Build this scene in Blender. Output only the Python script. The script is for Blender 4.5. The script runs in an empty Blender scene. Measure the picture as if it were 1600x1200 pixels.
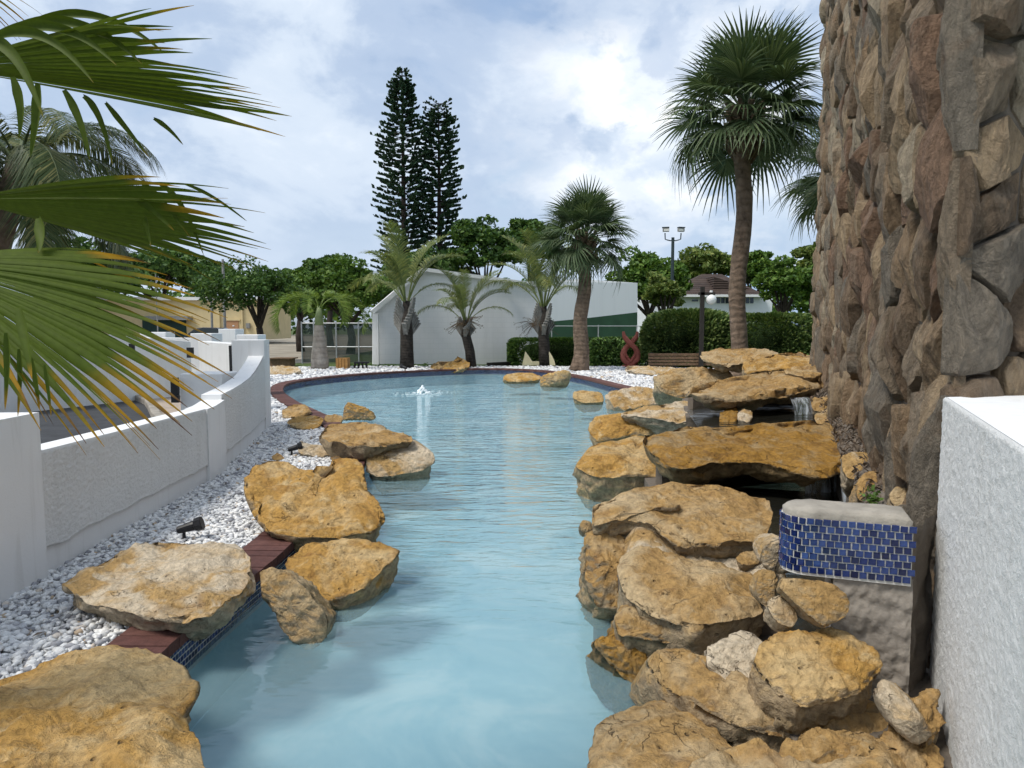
import bpy, math, random
import numpy as np
from mathutils import Vector, Matrix
from mathutils.geometry import tessellate_polygon

scene = bpy.context.scene
COL = scene.collection
R = math.radians

# ------------------------------------------------------------------ camera
FPX, CAMZ, PITCH = 1109.0, 1.5, R(4.6)
cam_d = bpy.data.cameras.new('camera'); cam = bpy.data.objects.new('camera', cam_d); COL.objects.link(cam)
cam_d.sensor_fit = 'HORIZONTAL'; cam_d.sensor_width = 36.0; cam_d.lens = 36.0*FPX/1600.0
cam_d.clip_start = 0.05; cam_d.clip_end = 3000
cam.location = (0, 0, CAMZ); cam.rotation_euler = (R(90)-PITCH, 0, 0)
scene.camera = cam

# ------------------------------------------------------------------ sky and sun
SUN_EL, SUN_AZ = R(56), R(-120)          # azimuth measured from +Y (view direction) towards +X
world = bpy.data.worlds.new('World'); scene.world = world; world.use_nodes = True
wt = world.node_tree; wt.nodes.clear()
def wn(t, **kw):
    n = wt.nodes.new(t)
    for k, v in kw.items(): setattr(n, k, v)
    return n
def wl(a, b): wt.links.new(a, b)
def wmath(op, a, b=None, clamp=False):
    n = wn('ShaderNodeMath', operation=op, use_clamp=clamp)
    for i, v in enumerate((a, b)):
        if v is None: continue
        if isinstance(v, (int, float)): n.inputs[i].default_value = v
        else: wl(v, n.inputs[i])
    return n.outputs[0]
def wramp(fac, stops, interp='EASE'):
    n = wn('ShaderNodeValToRGB'); cr = n.color_ramp; cr.interpolation = interp
    while len(cr.elements) < len(stops): cr.elements.new(0.5)
    for e, (p, c) in zip(cr.elements, stops):
        e.position = p; e.color = (c[0], c[1], c[2], 1) if not isinstance(c, (int, float)) else (c, c, c, 1)
    wl(fac, n.inputs[0]); return n.outputs[0]
def wmix(fac, a, b, blend='MIX'):
    n = wn('ShaderNodeMix', data_type='RGBA', blend_type=blend)
    for s, v in ((n.inputs[0], fac), (n.inputs[6], a), (n.inputs[7], b)):
        if isinstance(v, (int, float)): s.default_value = v
        elif isinstance(v, tuple): s.default_value = (*v, 1)
        else: wl(v, s)
    return n.outputs[2]
def wnoise(vec, scale, detail=8, rough=0.55, dist=0.0, loc=(0, 0, 0), sc=(1, 1, 1)):
    m = wn('ShaderNodeMapping'); m.inputs['Location'].default_value = loc; m.inputs['Scale'].default_value = sc
    wl(vec, m.inputs[0])
    n = wn('ShaderNodeTexNoise'); n.inputs['Scale'].default_value = scale; n.inputs['Detail'].default_value = detail
    n.inputs['Roughness'].default_value = rough; n.inputs['Distortion'].default_value = dist
    wl(m.outputs[0], n.inputs[0]); return n.outputs[0]
tc = wn('ShaderNodeTexCoord'); dvec = tc.outputs['Generated']
sky = wn('ShaderNodeTexSky', sky_type='NISHITA'); sky.sun_disc = False
sky.sun_elevation = SUN_EL; sky.sun_rotation = SUN_AZ; sky.air_density = 1.2; sky.dust_density = 2.0
bg_sky = wn('ShaderNodeBackground'); bg_sky.inputs[1].default_value = 0.10
wl(sky.outputs[0], bg_sky.inputs[0])
sep = wn('ShaderNodeSeparateXYZ'); wl(dvec, sep.inputs[0])
dx, dy, dz = sep.outputs
# clouds: a broad soft deck, billows on it, and clearer patches between
deck = wnoise(dvec, 2.2, 5, 0.5, 0.2, (3.1, 0.4, 1.7), (1, 1, 1.9))
bill = wnoise(dvec, 5.0, 12, 0.58, 0.35, (0.75, 2.2, 0.35), (1, 1, 1.7))
fine = wnoise(dvec, 13.0, 9, 0.6, 0.3, (5.3, 1.2, 0.9), (1, 1, 1.6))
tone = wmath('ADD', wmath('MULTIPLY', deck, 0.55), wmath('ADD', wmath('MULTIPLY', bill, 0.38), wmath('MULTIPLY', fine, 0.12)))
cloud_col = wramp(tone, [(0.40, (0.32, 0.42, 0.59)), (0.49, (0.44, 0.54, 0.70)), (0.565, (0.62, 0.71, 0.83)), (0.67, (0.86, 0.91, 0.97))])
# heaped white cumulus in a low belt, thinning out upwards
heap = wnoise(dvec, 4.1, 14, 0.56, 0.15, (7.42, 3.15, 2.05), (1, 1, 1.35))
belt = wmath('MULTIPLY', wramp(dz, [(0.02, 0.0), (0.10, 1.0), (0.30, 1.0), (0.46, 0.0)]), wramp(wmath('ADD', wmath('MULTIPLY', dx, 0.5), 0.5), [(0.45, 0.0), (0.60, 1.0), (0.85, 1.0), (1.0, 0.2)]))
hm = wmath('MULTIPLY', wramp(heap, [(0.47, 0.0), (0.52, 1.0)]), belt)
heap_col = wramp(wnoise(dvec, 8.5, 10, 0.6, 0.2, (1.2, 8.1, 4.4), (1, 1, 1.5)), [(0.36, (0.58, 0.66, 0.79)), (0.48, (0.80, 0.86, 0.93)), (0.60, (1.0, 1.01, 1.01))])
cloud_col = wmix(hm, cloud_col, heap_col)
# dense distant rain cloud low over the horizon
low = wramp(dz, [(0.0, 1.0), (0.10, 0.75), (0.22, 0.0)])
rain = wramp(wmath('ADD', wmath('MULTIPLY', dx, 0.5), 0.5), [(0.30, (0.50, 0.60, 0.75)), (0.55, (0.46, 0.57, 0.73)), (0.72, (0.26, 0.41, 0.62))])
streak = wnoise(dvec, 6.0, 6, 0.5, 0.3, (2.0, 1.0, 4.0), (1, 1, 4.5))
low = wmath('MULTIPLY', low, wramp(streak, [(0.35, 0.55), (0.6, 1.0)]))
cloud_col = wmix(low, cloud_col, rain)
bg_cl = wn('ShaderNodeBackground'); bg_cl.inputs[1].default_value = 0.57; wl(cloud_col, bg_cl.inputs[0])
cover = wramp(wmath('ADD', wmath('MULTIPLY', deck, 0.6), wmath('MULTIPLY', bill, 0.4)), [(0.34, 0.45), (0.46, 0.92), (0.55, 1.0)])
mixs = wn('ShaderNodeMixShader'); wl(cover, mixs.inputs[0]); wl(bg_sky.outputs[0], mixs.inputs[1]); wl(bg_cl.outputs[0], mixs.inputs[2])
wo = wn('ShaderNodeOutputWorld'); wl(mixs.outputs[0], wo.inputs[0])

sun_d = bpy.data.lights.new('sun', 'SUN'); sun_d.energy = 1.5; sun_d.angle = R(16); sun_d.color = (1.0, 0.95, 0.87)
sun = bpy.data.objects.new('sun', sun_d); COL.objects.link(sun)
sdir = Vector((math.sin(SUN_AZ)*math.cos(SUN_EL), math.cos(SUN_AZ)*math.cos(SUN_EL), math.sin(SUN_EL)))
sun.rotation_euler = sdir.to_track_quat('Z', 'Y').to_euler()
vs = scene.view_settings; vs.view_transform = 'Standard'; vs.look = 'None'; vs.exposure = 1.05; vs.gamma = 1.0; vs.use_curve_mapping = False
scene.cycles.max_bounces = 6; scene.cycles.diffuse_bounces = 3; scene.cycles.glossy_bounces = 3; scene.cycles.transmission_bounces = 2; scene.cycles.transparent_max_bounces = 8
scene.cycles.use_adaptive_sampling = True; scene.cycles.adaptive_threshold = 0.02; scene.cycles.caustics_reflective = False; scene.cycles.caustics_refractive = False
scene.cycles.use_denoising = True

# ------------------------------------------------------------------ helpers
cp, sp = math.cos(PITCH), math.sin(PITCH)
def ray(px, py):
    u, v = (px-800.0)/FPX, (600.0-py)/FPX
    return np.array([u, cp+v*sp, -sp+v*cp])
def G(px, py, z=0.0):                     # the place at height z seen at that pixel of the 1600 x 1200 photograph
    r = ray(px, py); t = (z-CAMZ)/r[2]; return np.array([r[0]*t, r[1]*t, z])
def D(px, py, y):                         # the place at distance y along the view direction
    r = ray(px, py); t = y/r[1]; return np.array([r[0]*t, y, CAMZ+r[2]*t])
def YZ(py, y): return CAMZ+y*(ray(800, py)[2]/ray(800, py)[1])
def PXM(y): return FPX/y

_tab = np.random.RandomState(7).normal(size=(512, 3)); _tab /= np.linalg.norm(_tab, axis=1)[:, None]
def perlin(P, seed=0):
    P = np.asarray(P, float); I = np.floor(P).astype(np.int64); F = P-I
    W = F*F*F*(F*(F*6-15)+10); out = np.zeros(len(P))
    for a in (0, 1):
        for b in (0, 1):
            for c in (0, 1):
                h = ((I[:, 0]+a)*73856093 ^ (I[:, 1]+b)*19349663 ^ (I[:, 2]+c)*83492791 ^ (seed*2654435761 & 0xffffffff))
                h = (h ^ (h >> 13)) * 1274126177; h = (h ^ (h >> 16)) & 511
                g = _tab[h]; d = g[:, 0]*(F[:, 0]-a)+g[:, 1]*(F[:, 1]-b)+g[:, 2]*(F[:, 2]-c)
                w = (W[:, 0] if a else 1-W[:, 0])*(W[:, 1] if b else 1-W[:, 1])*(W[:, 2] if c else 1-W[:, 2])
                out += w*d
    return out*1.5
def fbm(P, octs=4, seed=0, gain=0.5, ridged=False):
    P = np.asarray(P, float); s = np.zeros(len(P)); a = 1.0; f = 1.0
    for o in range(octs):
        n = perlin(P*f+o*17.3, seed+o*31)
        if ridged: n = 1-2*np.abs(n)
        s += a*n; a *= gain; f *= 2.03
    return s

ORG = {}
def link(o, parent=None):
    COL.objects.link(o)
    if parent is not None: o.parent = parent
    return o
def mesh_data(name, V, F, mat=None, smooth=False, attr=None):
    me = bpy.data.meshes.new(name)
    V = np.asarray(V, float)
    if isinstance(F, np.ndarray):
        n, k = F.shape
        me.vertices.add(len(V)); me.vertices.foreach_set('co', V.ravel())
        me.loops.add(n*k); me.loops.foreach_set('vertex_index', F.ravel().astype(np.int32))
        me.polygons.add(n); me.polygons.foreach_set('loop_start', np.arange(0, n*k, k, dtype=np.int32))
        me.update(calc_edges=True)
    else:
        me.from_pydata([tuple(v) for v in V], [], [tuple(int(i) for i in f) for f in F])
    if attr:
        for k_, vals in attr.items():
            a = me.attributes.new(k_, 'FLOAT', 'POINT'); a.data.foreach_set('value', np.asarray(vals, np.float32))
    if mat: me.materials.append(mat)
    if smooth: me.polygons.foreach_set('use_smooth', np.ones(len(me.polygons), bool))
    me.update(); return me
def tag(o, label=None, cat=None, group=None, kind=None):
    if label: o['label'] = label
    if cat: o['category'] = cat
    if group: o['group'] = group
    if kind: o['kind'] = kind
    return o
def obj(name, V, F, mat, parent=None, smooth=False, origin=None, attr=None):
    """one mesh object; V in world coordinates, stored relative to the parent's (or its own) base point"""
    V = np.asarray(V, float)
    if parent is not None:
        base = ORG[parent]; loc = (0, 0, 0)
    else:
        if origin is None: origin = (V[:, 0].mean(), V[:, 1].mean(), V[:, 2].min())
        base = np.array(origin, float); loc = base
    o = bpy.data.objects.new(name, mesh_data(name, V-base, F, mat, smooth, attr)); o.location = loc
    link(o, parent); ORG[o] = np.array(base, float); return o
def thing(name, loc, label, cat, group=None):
    o = bpy.data.objects.new(name, None); o.empty_display_size = 0.1; o.location = tuple(loc); link(o); ORG[o] = np.array(loc, float)
    return tag(o, label, cat, group)
class MB:
    """collects simple solids into one mesh"""
    def __init__(s): s.V = []; s.F = []
    def add(s, V, F):
        n = len(s.V); s.V += [tuple(map(float, v)) for v in V]; s.F += [tuple(int(i)+n for i in f) for f in F]; return s
    def box(s, c, size, rz=0, ax=None):
        h = np.array(size)/2; P = np.array([[x, y, z] for z in (-1, 1) for y in (-1, 1) for x in (-1, 1)])*h
        if ax is not None: P = P @ np.array(ax)
        else:
            a, b = math.cos(rz), math.sin(rz); P = np.stack([P[:, 0]*a-P[:, 1]*b, P[:, 0]*b+P[:, 1]*a, P[:, 2]], 1)
        return s.add(P+np.array(c), [(0, 2, 3, 1), (4, 5, 7, 6), (0, 1, 5, 4), (1, 3, 7, 5), (3, 2, 6, 7), (2, 0, 4, 6)])
    def bar(s, a, b, w, h=None, up=(0, 0, 1)):
        a, b = np.array(a, float), np.array(b, float); L = np.linalg.norm(b-a); d = (b-a)/L
        u = np.array(up, float)
        if abs(d@u) > 0.98: u = np.array((1., 0, 0))
        sd = np.cross(d, u); sd /= np.linalg.norm(sd); u = np.cross(sd, d)
        return s.box((a+b)/2, (L, w, h or w), ax=[d, sd, u])
    def tube(s, pts, r, n=8, caps=True):
        pts = np.array(pts, float); rr = np.ones(len(pts))*r if np.isscalar(r) else np.array(r, float)
        V = []; T = np.gradient(pts, axis=0); T /= np.linalg.norm(T, axis=1)[:, None]+1e-9
        u = np.array((0, 0, 1.)) if abs(T[0][2]) < 0.9 else np.array((1., 0, 0))
        for i, p in enumerate(pts):
            a = np.cross(T[i], u); a /= np.linalg.norm(a)+1e-9; b = np.cross(a, T[i]); u = b
            for k in range(n):
                t = 2*math.pi*k/n; V.append(p+rr[i]*(a*math.cos(t)+b*math.sin(t)))
        F = [(i*n+k, i*n+(k+1) % n, (i+1)*n+(k+1) % n, (i+1)*n+k) for i in range(len(pts)-1) for k in range(n)]
        if caps: F += [tuple(range(n-1, -1, -1)), tuple((len(pts)-1)*n+k for k in range(n))]
        return s.add(V, F)
    def prism(s, poly, z0, z1):
        n = len(poly); z1 = [z1]*n if np.isscalar(z1) else z1
        V = [(p[0], p[1], z0) for p in poly]+[(p[0], p[1], z1[i]) for i, p in enumerate(poly)]
        F = [tuple(range(n-1, -1, -1)), tuple(range(n, 2*n))]+[(i, (i+1) % n, n+(i+1) % n, n+i) for i in range(n)]
        return s.add(V, F)
    def sphere(s, c, r, n=16, m=10, sc=(1, 1, 1)):
        V = [(c[0], c[1], c[2]-r*sc[2])]
        for i in range(1, m):
            t = math.pi*i/m
            for k in range(n):
                a = 2*math.pi*k/n; V.append((c[0]+r*sc[0]*math.sin(t)*math.cos(a), c[1]+r*sc[1]*math.sin(t)*math.sin(a), c[2]-r*sc[2]*math.cos(t)))
        V.append((c[0], c[1], c[2]+r*sc[2])); F = []
        for k in range(n):
            F.append((0, 1+(k+1) % n, 1+k)); F.append((len(V)-1, 1+(m-2)*n+k, 1+(m-2)*n+(k+1) % n))
        for i in range(m-2):
            for k in range(n): F.append((1+i*n+k, 1+i*n+(k+1) % n, 1+(i+1)*n+(k+1) % n, 1+(i+1)*n+k))
        return s.add(V, F)
    def build(s, name, mat, parent=None, smooth=False, origin=None): return obj(name, s.V, s.F, mat, parent, smooth, origin)
def bevel(o, w=0.01, seg=2):
    m = o.modifiers.new('bevel', 'BEVEL'); m.width = w; m.segments = seg; m.limit_method = 'ANGLE'; m.angle_limit = R(35); return o
def sheet(name, outer, holes, z, mat, kind='structure'):
    if not holes:
        ar = sum(p[0]*q[1]-p[1]*q[0] for p, q in zip(outer, list(outer[1:])+[outer[0]])); ring = list(outer) if ar > 0 else list(outer)[::-1]
        return tag(obj(name, [(p[0], p[1], z) for p in ring], [tuple(range(len(ring)))], mat, origin=(0, 0, 0)), kind=kind)
    polys = [[Vector((p[0], p[1], 0)) for p in q] for q in [outer]+list(holes)]
    tris = tessellate_polygon(polys); V = [(p.x, p.y, z) for q in polys for p in q]
    F = []
    for t in tris:
        a, b, c = (np.array(V[i][:2]) for i in t)
        F.append(tuple(t) if (b-a)[0]*(c-a)[1]-(b-a)[1]*(c-a)[0] > 0 else (t[0], t[2], t[1]))
    o = obj(name, V, F, mat, origin=(0, 0, 0)); return tag(o, kind=kind)
def smooth_closed(pts, n):
    """closed curve through the points (Catmull-Rom), n samples at even spacing"""
    P = np.array(pts, float); out = []; m = len(P)
    for i in range(m):
        p0, p1, p2, p3 = P[i-1], P[i], P[(i+1) % m], P[(i+2) % m]
        for t in np.linspace(0, 1, 12, endpoint=False):
            out.append(0.5*((2*p1)+(-p0+p2)*t+(2*p0-5*p1+4*p2-p3)*t*t+(-p0+3*p1-3*p2+p3)*t**3))
    return resample(np.array(out), n)
def resample(C, n, closed=True):
    if closed: C = np.vstack([C, C[:1]])
    L = np.r_[0, np.cumsum(np.linalg.norm(np.diff(C, axis=0), axis=1))]
    t = np.linspace(0, L[-1], n+1)[:-1] if closed else np.linspace(0, L[-1], n)
    return np.stack([np.interp(t, L, C[:, k]) for k in range(C.shape[1])], 1)

# ------------------------------------------------------------------ materials
class NT:
    def __init__(s, name, rough=0.8, spec=0.3):
        s.m = bpy.data.materials.new(name); s.m.use_nodes = True; s.t = s.m.node_tree; s.b = s.t.nodes['Principled BSDF']
        s.b.inputs['Roughness'].default_value = rough; s.b.inputs['Specular IOR Level'].default_value = spec
        s.tc = s.t.nodes.new('ShaderNodeTexCoord'); s.obj = s.tc.outputs['Object']
    def n(s, t, **kw):
        x = s.t.nodes.new(t)
        for k, v in kw.items(): setattr(x, k, v)
        return x
    def l(s, a, b): s.t.links.new(a, b)
    def put(s, sock, v):
        if isinstance(v, (int, float)): sock.default_value = v
        elif isinstance(v, tuple): sock.default_value = v if len(v) == len(sock.default_value) else (*v, 1)
        else: s.l(v, sock)
    def math(s, op, a, b=0.0, clamp=False):
        x = s.n('ShaderNodeMath', operation=op, use_clamp=clamp); s.put(x.inputs[0], a); s.put(x.inputs[1], b); return x.outputs[0]
    def map(s, sc=(1, 1, 1), loc=(0, 0, 0), vec=None):
        x = s.n('ShaderNodeMapping'); x.inputs['Scale'].default_value = sc; x.inputs['Location'].default_value = loc
        s.l(vec or s.obj, x.inputs[0]); return x.outputs[0]
    def noise(s, scale, detail=5, rough=0.55, dist=0.0, vec=None):
        x = s.n('ShaderNodeTexNoise'); x.inputs['Scale'].default_value = scale; x.inputs['Detail'].default_value = detail
        x.inputs['Roughness'].default_value = rough; x.inputs['Distortion'].default_value = dist; s.l(vec or s.obj, x.inputs[0]); return x.outputs[0]
    def voro(s, scale, out='Distance', feature='F1', vec=None, rnd=1.0):
        x = s.n('ShaderNodeTexVoronoi', feature=feature); x.inputs['Scale'].default_value = scale; x.inputs['Randomness'].default_value = rnd
        s.l(vec or s.obj, x.inputs[0]); return x.outputs[out]
    def ramp(s, fac, stops, interp='LINEAR'):
        x = s.n('ShaderNodeValToRGB'); cr = x.color_ramp; cr.interpolation = interp
        while len(cr.elements) < len(stops): cr.elements.new(0.5)
        for e, (p, c) in zip(cr.elements, stops):
            e.position = p; e.color = (c, c, c, 1) if isinstance(c, (int, float)) else (*c, 1)
        s.l(fac, x.inputs[0]); return x.outputs[0]
    def mix(s, fac, a, b, blend='MIX'):
        x = s.n('ShaderNodeMix', data_type='RGBA', blend_type=blend)
        s.put(x.inputs[0], fac); s.put(x.inputs[6], a); s.put(x.inputs[7], b); return x.outputs[2]
    def bump(s, h, strength=0.5, dist=0.01, normal=None):
        x = s.n('ShaderNodeBump'); x.inputs['Strength'].default_value = strength; x.inputs['Distance'].default_value = dist
        s.l(h, x.inputs['Height'])
        if normal is not None: s.l(normal, x.inputs['Normal'])
        return x.outputs[0]
    def col(s, c): s.put(s.b.inputs['Base Color'], c); return s
    def nrm(s, v): s.l(v, s.b.inputs['Normal']); return s
    def attr(s, name): return s.n('ShaderNodeAttribute', attribute_name=name).outputs['Fac']
    def rnd(s): return s.n('ShaderNodeObjectInfo').outputs['Random']
    def island(s): return s.n('ShaderNodeNewGeometry').outputs['Random Per Island']
    def nz(s):
        x = s.n('ShaderNodeSeparateXYZ'); s.l(s.n('ShaderNodeNewGeometry').outputs['Normal'], x.inputs[0]); return x.outputs[2]
def shade(c, k): return tuple(x*k for x in c)
def simple(name, c, rough=0.6, var=0.15, scale=8, bump=0.0, spec=0.3, metal=0.0):
    t = NT(name, rough, spec); n = t.noise(scale, 5)
    t.col(t.ramp(n, [(0.3, shade(c, 1-var)), (0.7, shade(c, 1+var))])); t.b.inputs['Metallic'].default_value = metal
    if bump: t.nrm(t.bump(t.noise(scale*6, 4), bump, 0.01))
    return t.m
def leaf_mat(name, c_dark, c_mid, c_light, rough=0.45, trans=0.25, tip=None):
    t = NT(name, rough, 0.22); c = t.ramp(t.island(), [(0.0, c_dark), (0.55, c_mid), (1.0, c_light)])
    if tip: c = tip(t, c)
    t.col(c); tr = t.n('ShaderNodeBsdfTranslucent'); t.l(t.mix(1.0, c, (1.0, 1.0, 0.5), 'MULTIPLY'), tr.inputs[0])
    ms = t.n('ShaderNodeMixShader'); ms.inputs[0].default_value = trans; out = t.t.nodes['Material Output']
    t.l(t.b.outputs[0], ms.inputs[1]); t.l(tr.outputs[0], ms.inputs[2]); t.l(ms.outputs[0], out.inputs[0]); return t.m
M = {}
def rock_mat(name, ochre, pale, brown, grey, ochre_amt=0.5, wet=0.0):
    t = NT(name, 0.82-0.3*wet, 0.3); ob = t.n('ShaderNodeObjectInfo').outputs['Random']
    off = t.n('ShaderNodeVectorMath', operation='ADD'); t.l(t.obj, off.inputs[0])
    cm = t.n('ShaderNodeCombineXYZ'); t.l(t.math('MULTIPLY', ob, 37.0), cm.inputs[0]); t.l(t.math('MULTIPLY', ob, 91.0), cm.inputs[1]); t.l(cm.outputs[0], off.inputs[1])
    v = off.outputs[0]
    big = t.noise(1.9, 5, 0.6, 0.8, v); mid = t.noise(6.5, 7, 0.62, 0.6, v); fin = t.noise(34, 6, 0.65, 0.2, v)
    c = t.ramp(mid, [(0.30, brown), (0.44, ochre), (0.56, ochre), (0.68, pale)])
    c = t.mix(t.ramp(big, [(0.52-0.12*(1-ochre_amt), 0.0), (0.66-0.12*(1-ochre_amt), 1.0)]), c, pale)
    c = t.mix(t.ramp(t.noise(3.1, 6, 0.6, 0.5, t.map((1, 1, 1), (4, 9, 2), v)), [(0.58, 0.0), (0.70, 0.6)]), c, brown)
    # the broken flanks are bare grey limestone, the worn upper sides carry the ochre patina
    nz = t.math('ADD', t.nz(), t.math('MULTIPLY', t.math('SUBTRACT', mid, 0.5), 1.1))
    side = t.ramp(mid, [(0.32, shade(grey, 0.6)), (0.5, grey), (0.68, shade(pale, 0.95))])
    c = t.mix(t.ramp(nz, [(0.02, 0.85), (0.42, 0.0)]), c, side)
    c = t.mix(0.60, c, t.ramp(fin, [(0.30, 0.40), (0.5, 1.0), (0.72, 1.45)]), 'MULTIPLY')
    c = t.mix(0.42, c, t.ramp(t.noise(14, 6, 0.7, 1.4, v), [(0.34, 0.45), (0.5, 1.0), (0.7, 1.3)]), 'MULTIPLY')
    pit = t.voro(22, vec=t.map((1, 1, 1.4), (0, 0, 0), v)); pm = t.math('MULTIPLY', t.ramp(pit, [(0.10, 1.0), (0.22, 0.0)]), t.ramp(t.noise(9, 3, 0.5, 0, v), [(0.57, 0.0), (0.65, 1.0)]))
    c = t.mix(t.math('MULTIPLY', pm, 0.5), c, shade(brown, 0.4))
    wv = t.n('ShaderNodeVectorMath', operation='ADD'); t.l(v, wv.inputs[0]); nv3 = t.n('ShaderNodeTexNoise'); nv3.inputs['Scale'].default_value = 5.0; nv3.inputs['Detail'].default_value = 5; t.l(v, nv3.inputs[0])
    sc3 = t.n('ShaderNodeVectorMath', operation='SCALE'); t.l(nv3.outputs[1], sc3.inputs[0]); sc3.inputs['Scale'].default_value = 0.35; t.l(sc3.outputs[0], wv.inputs[1])
    crk = t.voro(3.4, feature='DISTANCE_TO_EDGE', vec=t.map((1, 1, 2.2), (0, 0, 0), wv.outputs[0]))
    cm_ = t.math('MULTIPLY', t.ramp(crk, [(0.0, 1.0), (0.012, 0.0)]), t.ramp(t.noise(2.4, 3, 0.5, 0, v), [(0.56, 0.0), (0.66, 1.0)]))
    c = t.mix(t.math('MULTIPLY', cm_, 0.5), c, shade(brown, 0.35))
    pm = t.math('ADD', pm, cm_)
    t.col(c)
    h = t.math('ADD', t.math('MULTIPLY', mid, 0.9), t.math('ADD', t.math('MULTIPLY', fin, 0.45), t.math('MULTIPLY', pm, -0.6)))
    h = t.math('ADD', h, t.math('MULTIPLY', t.noise(95, 4, 0.7, 0, v), 0.16))
    t.nrm(t.bump(h, 1.0, 0.045)); return t.m
OCH, PAL, BRN, GRY = (0.44, 0.250, 0.065), (0.54, 0.385, 0.19), (0.27, 0.135, 0.034), (0.40, 0.305, 0.195)
M['rock'] = rock_mat('limestone_ochre', OCH, PAL, BRN, GRY, 0.75)
M['rock_pale'] = rock_mat('limestone_pale', (0.44, 0.28, 0.11), (0.58, 0.48, 0.345), (0.33, 0.19, 0.07), (0.43, 0.36, 0.26), 0.30)
M['rock_tan'] = rock_mat('limestone_tan', (0.40, 0.245, 0.09), (0.48, 0.355, 0.20), (0.25, 0.14, 0.052), (0.36, 0.285, 0.19), 0.55)
M['rock_wet'] = rock_mat('limestone_damp', (0.33, 0.175, 0.03), (0.36, 0.25, 0.12), (0.17, 0.085, 0.02), (0.22, 0.155, 0.08), 0.85, 0.5)

def stucco(name, c, sc=120, bs=0.7, warm=0.0):
    t = NT(name, 0.75, 0.25); big = t.noise(1.3, 5, 0.6); f = t.noise(sc, 5, 0.7)
    cc = t.ramp(big, [(0.3, shade(c, 0.93)), (0.7, c)])
    cc = t.mix(t.math('MULTIPLY', t.ramp(t.noise(2.2, 6, 0.6, 1.0, t.map((4, 4, 0.5))), [(0.52, 0.0), (0.7, 1.0)]), 0.18), cc, (0.42, 0.40, 0.36))
    t.col(cc); t.nrm(t.bump(f, bs, 0.012)); return t.m
M['stucco'] = stucco('white_stucco', (0.80, 0.80, 0.78), 75, 0.9)
M['white'] = stucco('white_painted_render', (0.82, 0.82, 0.81), 60, 0.15)
M['white_b'] = None
t = NT('white_painted_block', 0.7, 0.25); br = t.n('ShaderNodeTexBrick'); br.inputs['Scale'].default_value = 1.0
br.inputs['Brick Width'].default_value = 0.42; br.inputs['Row Height'].default_value = 0.21; br.inputs['Mortar Size'].default_value = 0.008
br.inputs['Color1'].default_value = (0.84, 0.84, 0.84, 1); br.inputs['Color2'].default_value = (0.82, 0.825, 0.83, 1); br.inputs['Mortar'].default_value = (0.77, 0.78, 0.78, 1)
mp = t.n('ShaderNodeCombineXYZ'); sx = t.n('ShaderNodeSeparateXYZ'); t.l(t.obj, sx.inputs[0]); t.l(t.math('ADD', sx.outputs[0], t.math('MULTIPLY', sx.outputs[1], 0.5)), mp.inputs[0]); t.l(sx.outputs[2], mp.inputs[1]); t.l(mp.outputs[0], br.inputs[0])
stn = t.ramp(t.noise(0.8, 6, 0.65, 0.6, t.map((2.5, 2.5, 0.25))), [(0.5, 0.0), (0.75, 1.0)])
t.col(t.mix(t.math('MULTIPLY', stn, 0.22), br.outputs[0], (0.52, 0.53, 0.52))); t.nrm(t.bump(br.outputs[1], -0.3, 0.01)); M['block'] = t.m
t = NT('court_white', 0.7); t.col(t.mix(t.math('MULTIPLY', t.ramp(t.noise(1.0, 6, 0.65, 0.5, t.map((4, 4, 0.2))), [(0.5, 0.0), (0.75, 1.0)]), 0.25), (0.80, 0.80, 0.80), (0.58, 0.60, 0.60))); M['court'] = t.m
M['court_green'] = simple('court_green_paint', (0.035, 0.085, 0.045), 0.7, 0.2, 1.2)
M['concrete'] = simple('rough_concrete', (0.27, 0.24, 0.205), 0.9, 0.22, 5, 0.8)
M['mortar'] = simple('dark_mortar', (0.15, 0.125, 0.10), 0.95, 0.3, 6, 0.9)
M['cap'] = simple('weathered_plaster', (0.33, 0.30, 0.255), 0.9, 0.25, 9, 0.6)
M['grout'] = simple('pale_grout', (0.62, 0.60, 0.56), 0.9, 0.15, 30, 0.4)
M['asphalt'] = simple('asphalt', (0.050, 0.052, 0.056), 0.92, 0.25, 3, 0.5)
M['paving'] = simple('beige_paving', (0.40, 0.33, 0.27), 0.9, 0.2, 2, 0.3)
M['kerb'] = simple('kerb_concrete', (0.30, 0.27, 0.23), 0.9, 0.3, 4, 0.5)
M['path'] = simple('pale_concrete_path', (0.62, 0.59, 0.55), 0.9, 0.1, 2, 0.3)
M['dirt'] = simple('sandy_yard', (0.30, 0.26, 0.20), 0.95, 0.3, 0.5, 0.4)
t = NT('grass_ground', 0.95); t.col(t.ramp(t.noise(0.35, 8, 0.65), [(0.3, (0.055, 0.085, 0.022)), (0.55, (0.085, 0.12, 0.032)), (0.75, (0.17, 0.16, 0.075))])); t.nrm(t.bump(t.noise(18, 5), 0.8, 0.05)); M['grass'] = t.m
t = NT('gravel_bed', 0.9); vc = t.voro(34, 'Color'); vd = t.voro(34)
x = t.n('ShaderNodeSeparateColor'); t.l(vc, x.inputs[0])
gc = t.ramp(x.outputs[0], [(0.0, (0.20, 0.20, 0.21)), (0.25, (0.50, 0.50, 0.51)), (0.6, (0.72, 0.72, 0.71)), (1.0, (0.82, 0.81, 0.79))])
t.col(t.mix(t.ramp(vd, [(0.45, 0.0), (0.75, 0.8)]), gc, (0.10, 0.10, 0.10))); t.nrm(t.bump(vd, -1.0, 0.05)); M['gravel'] = t.m
t = NT('marble_chip', 0.7); isl = t.island()
gc = t.ramp(isl, [(0.0, (0.26, 0.26, 0.28)), (0.16, (0.50, 0.50, 0.52)), (0.42, (0.74, 0.74, 0.73)), (0.96, (0.88, 0.87, 0.85)), (0.985, (0.52, 0.40, 0.28))])
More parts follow.
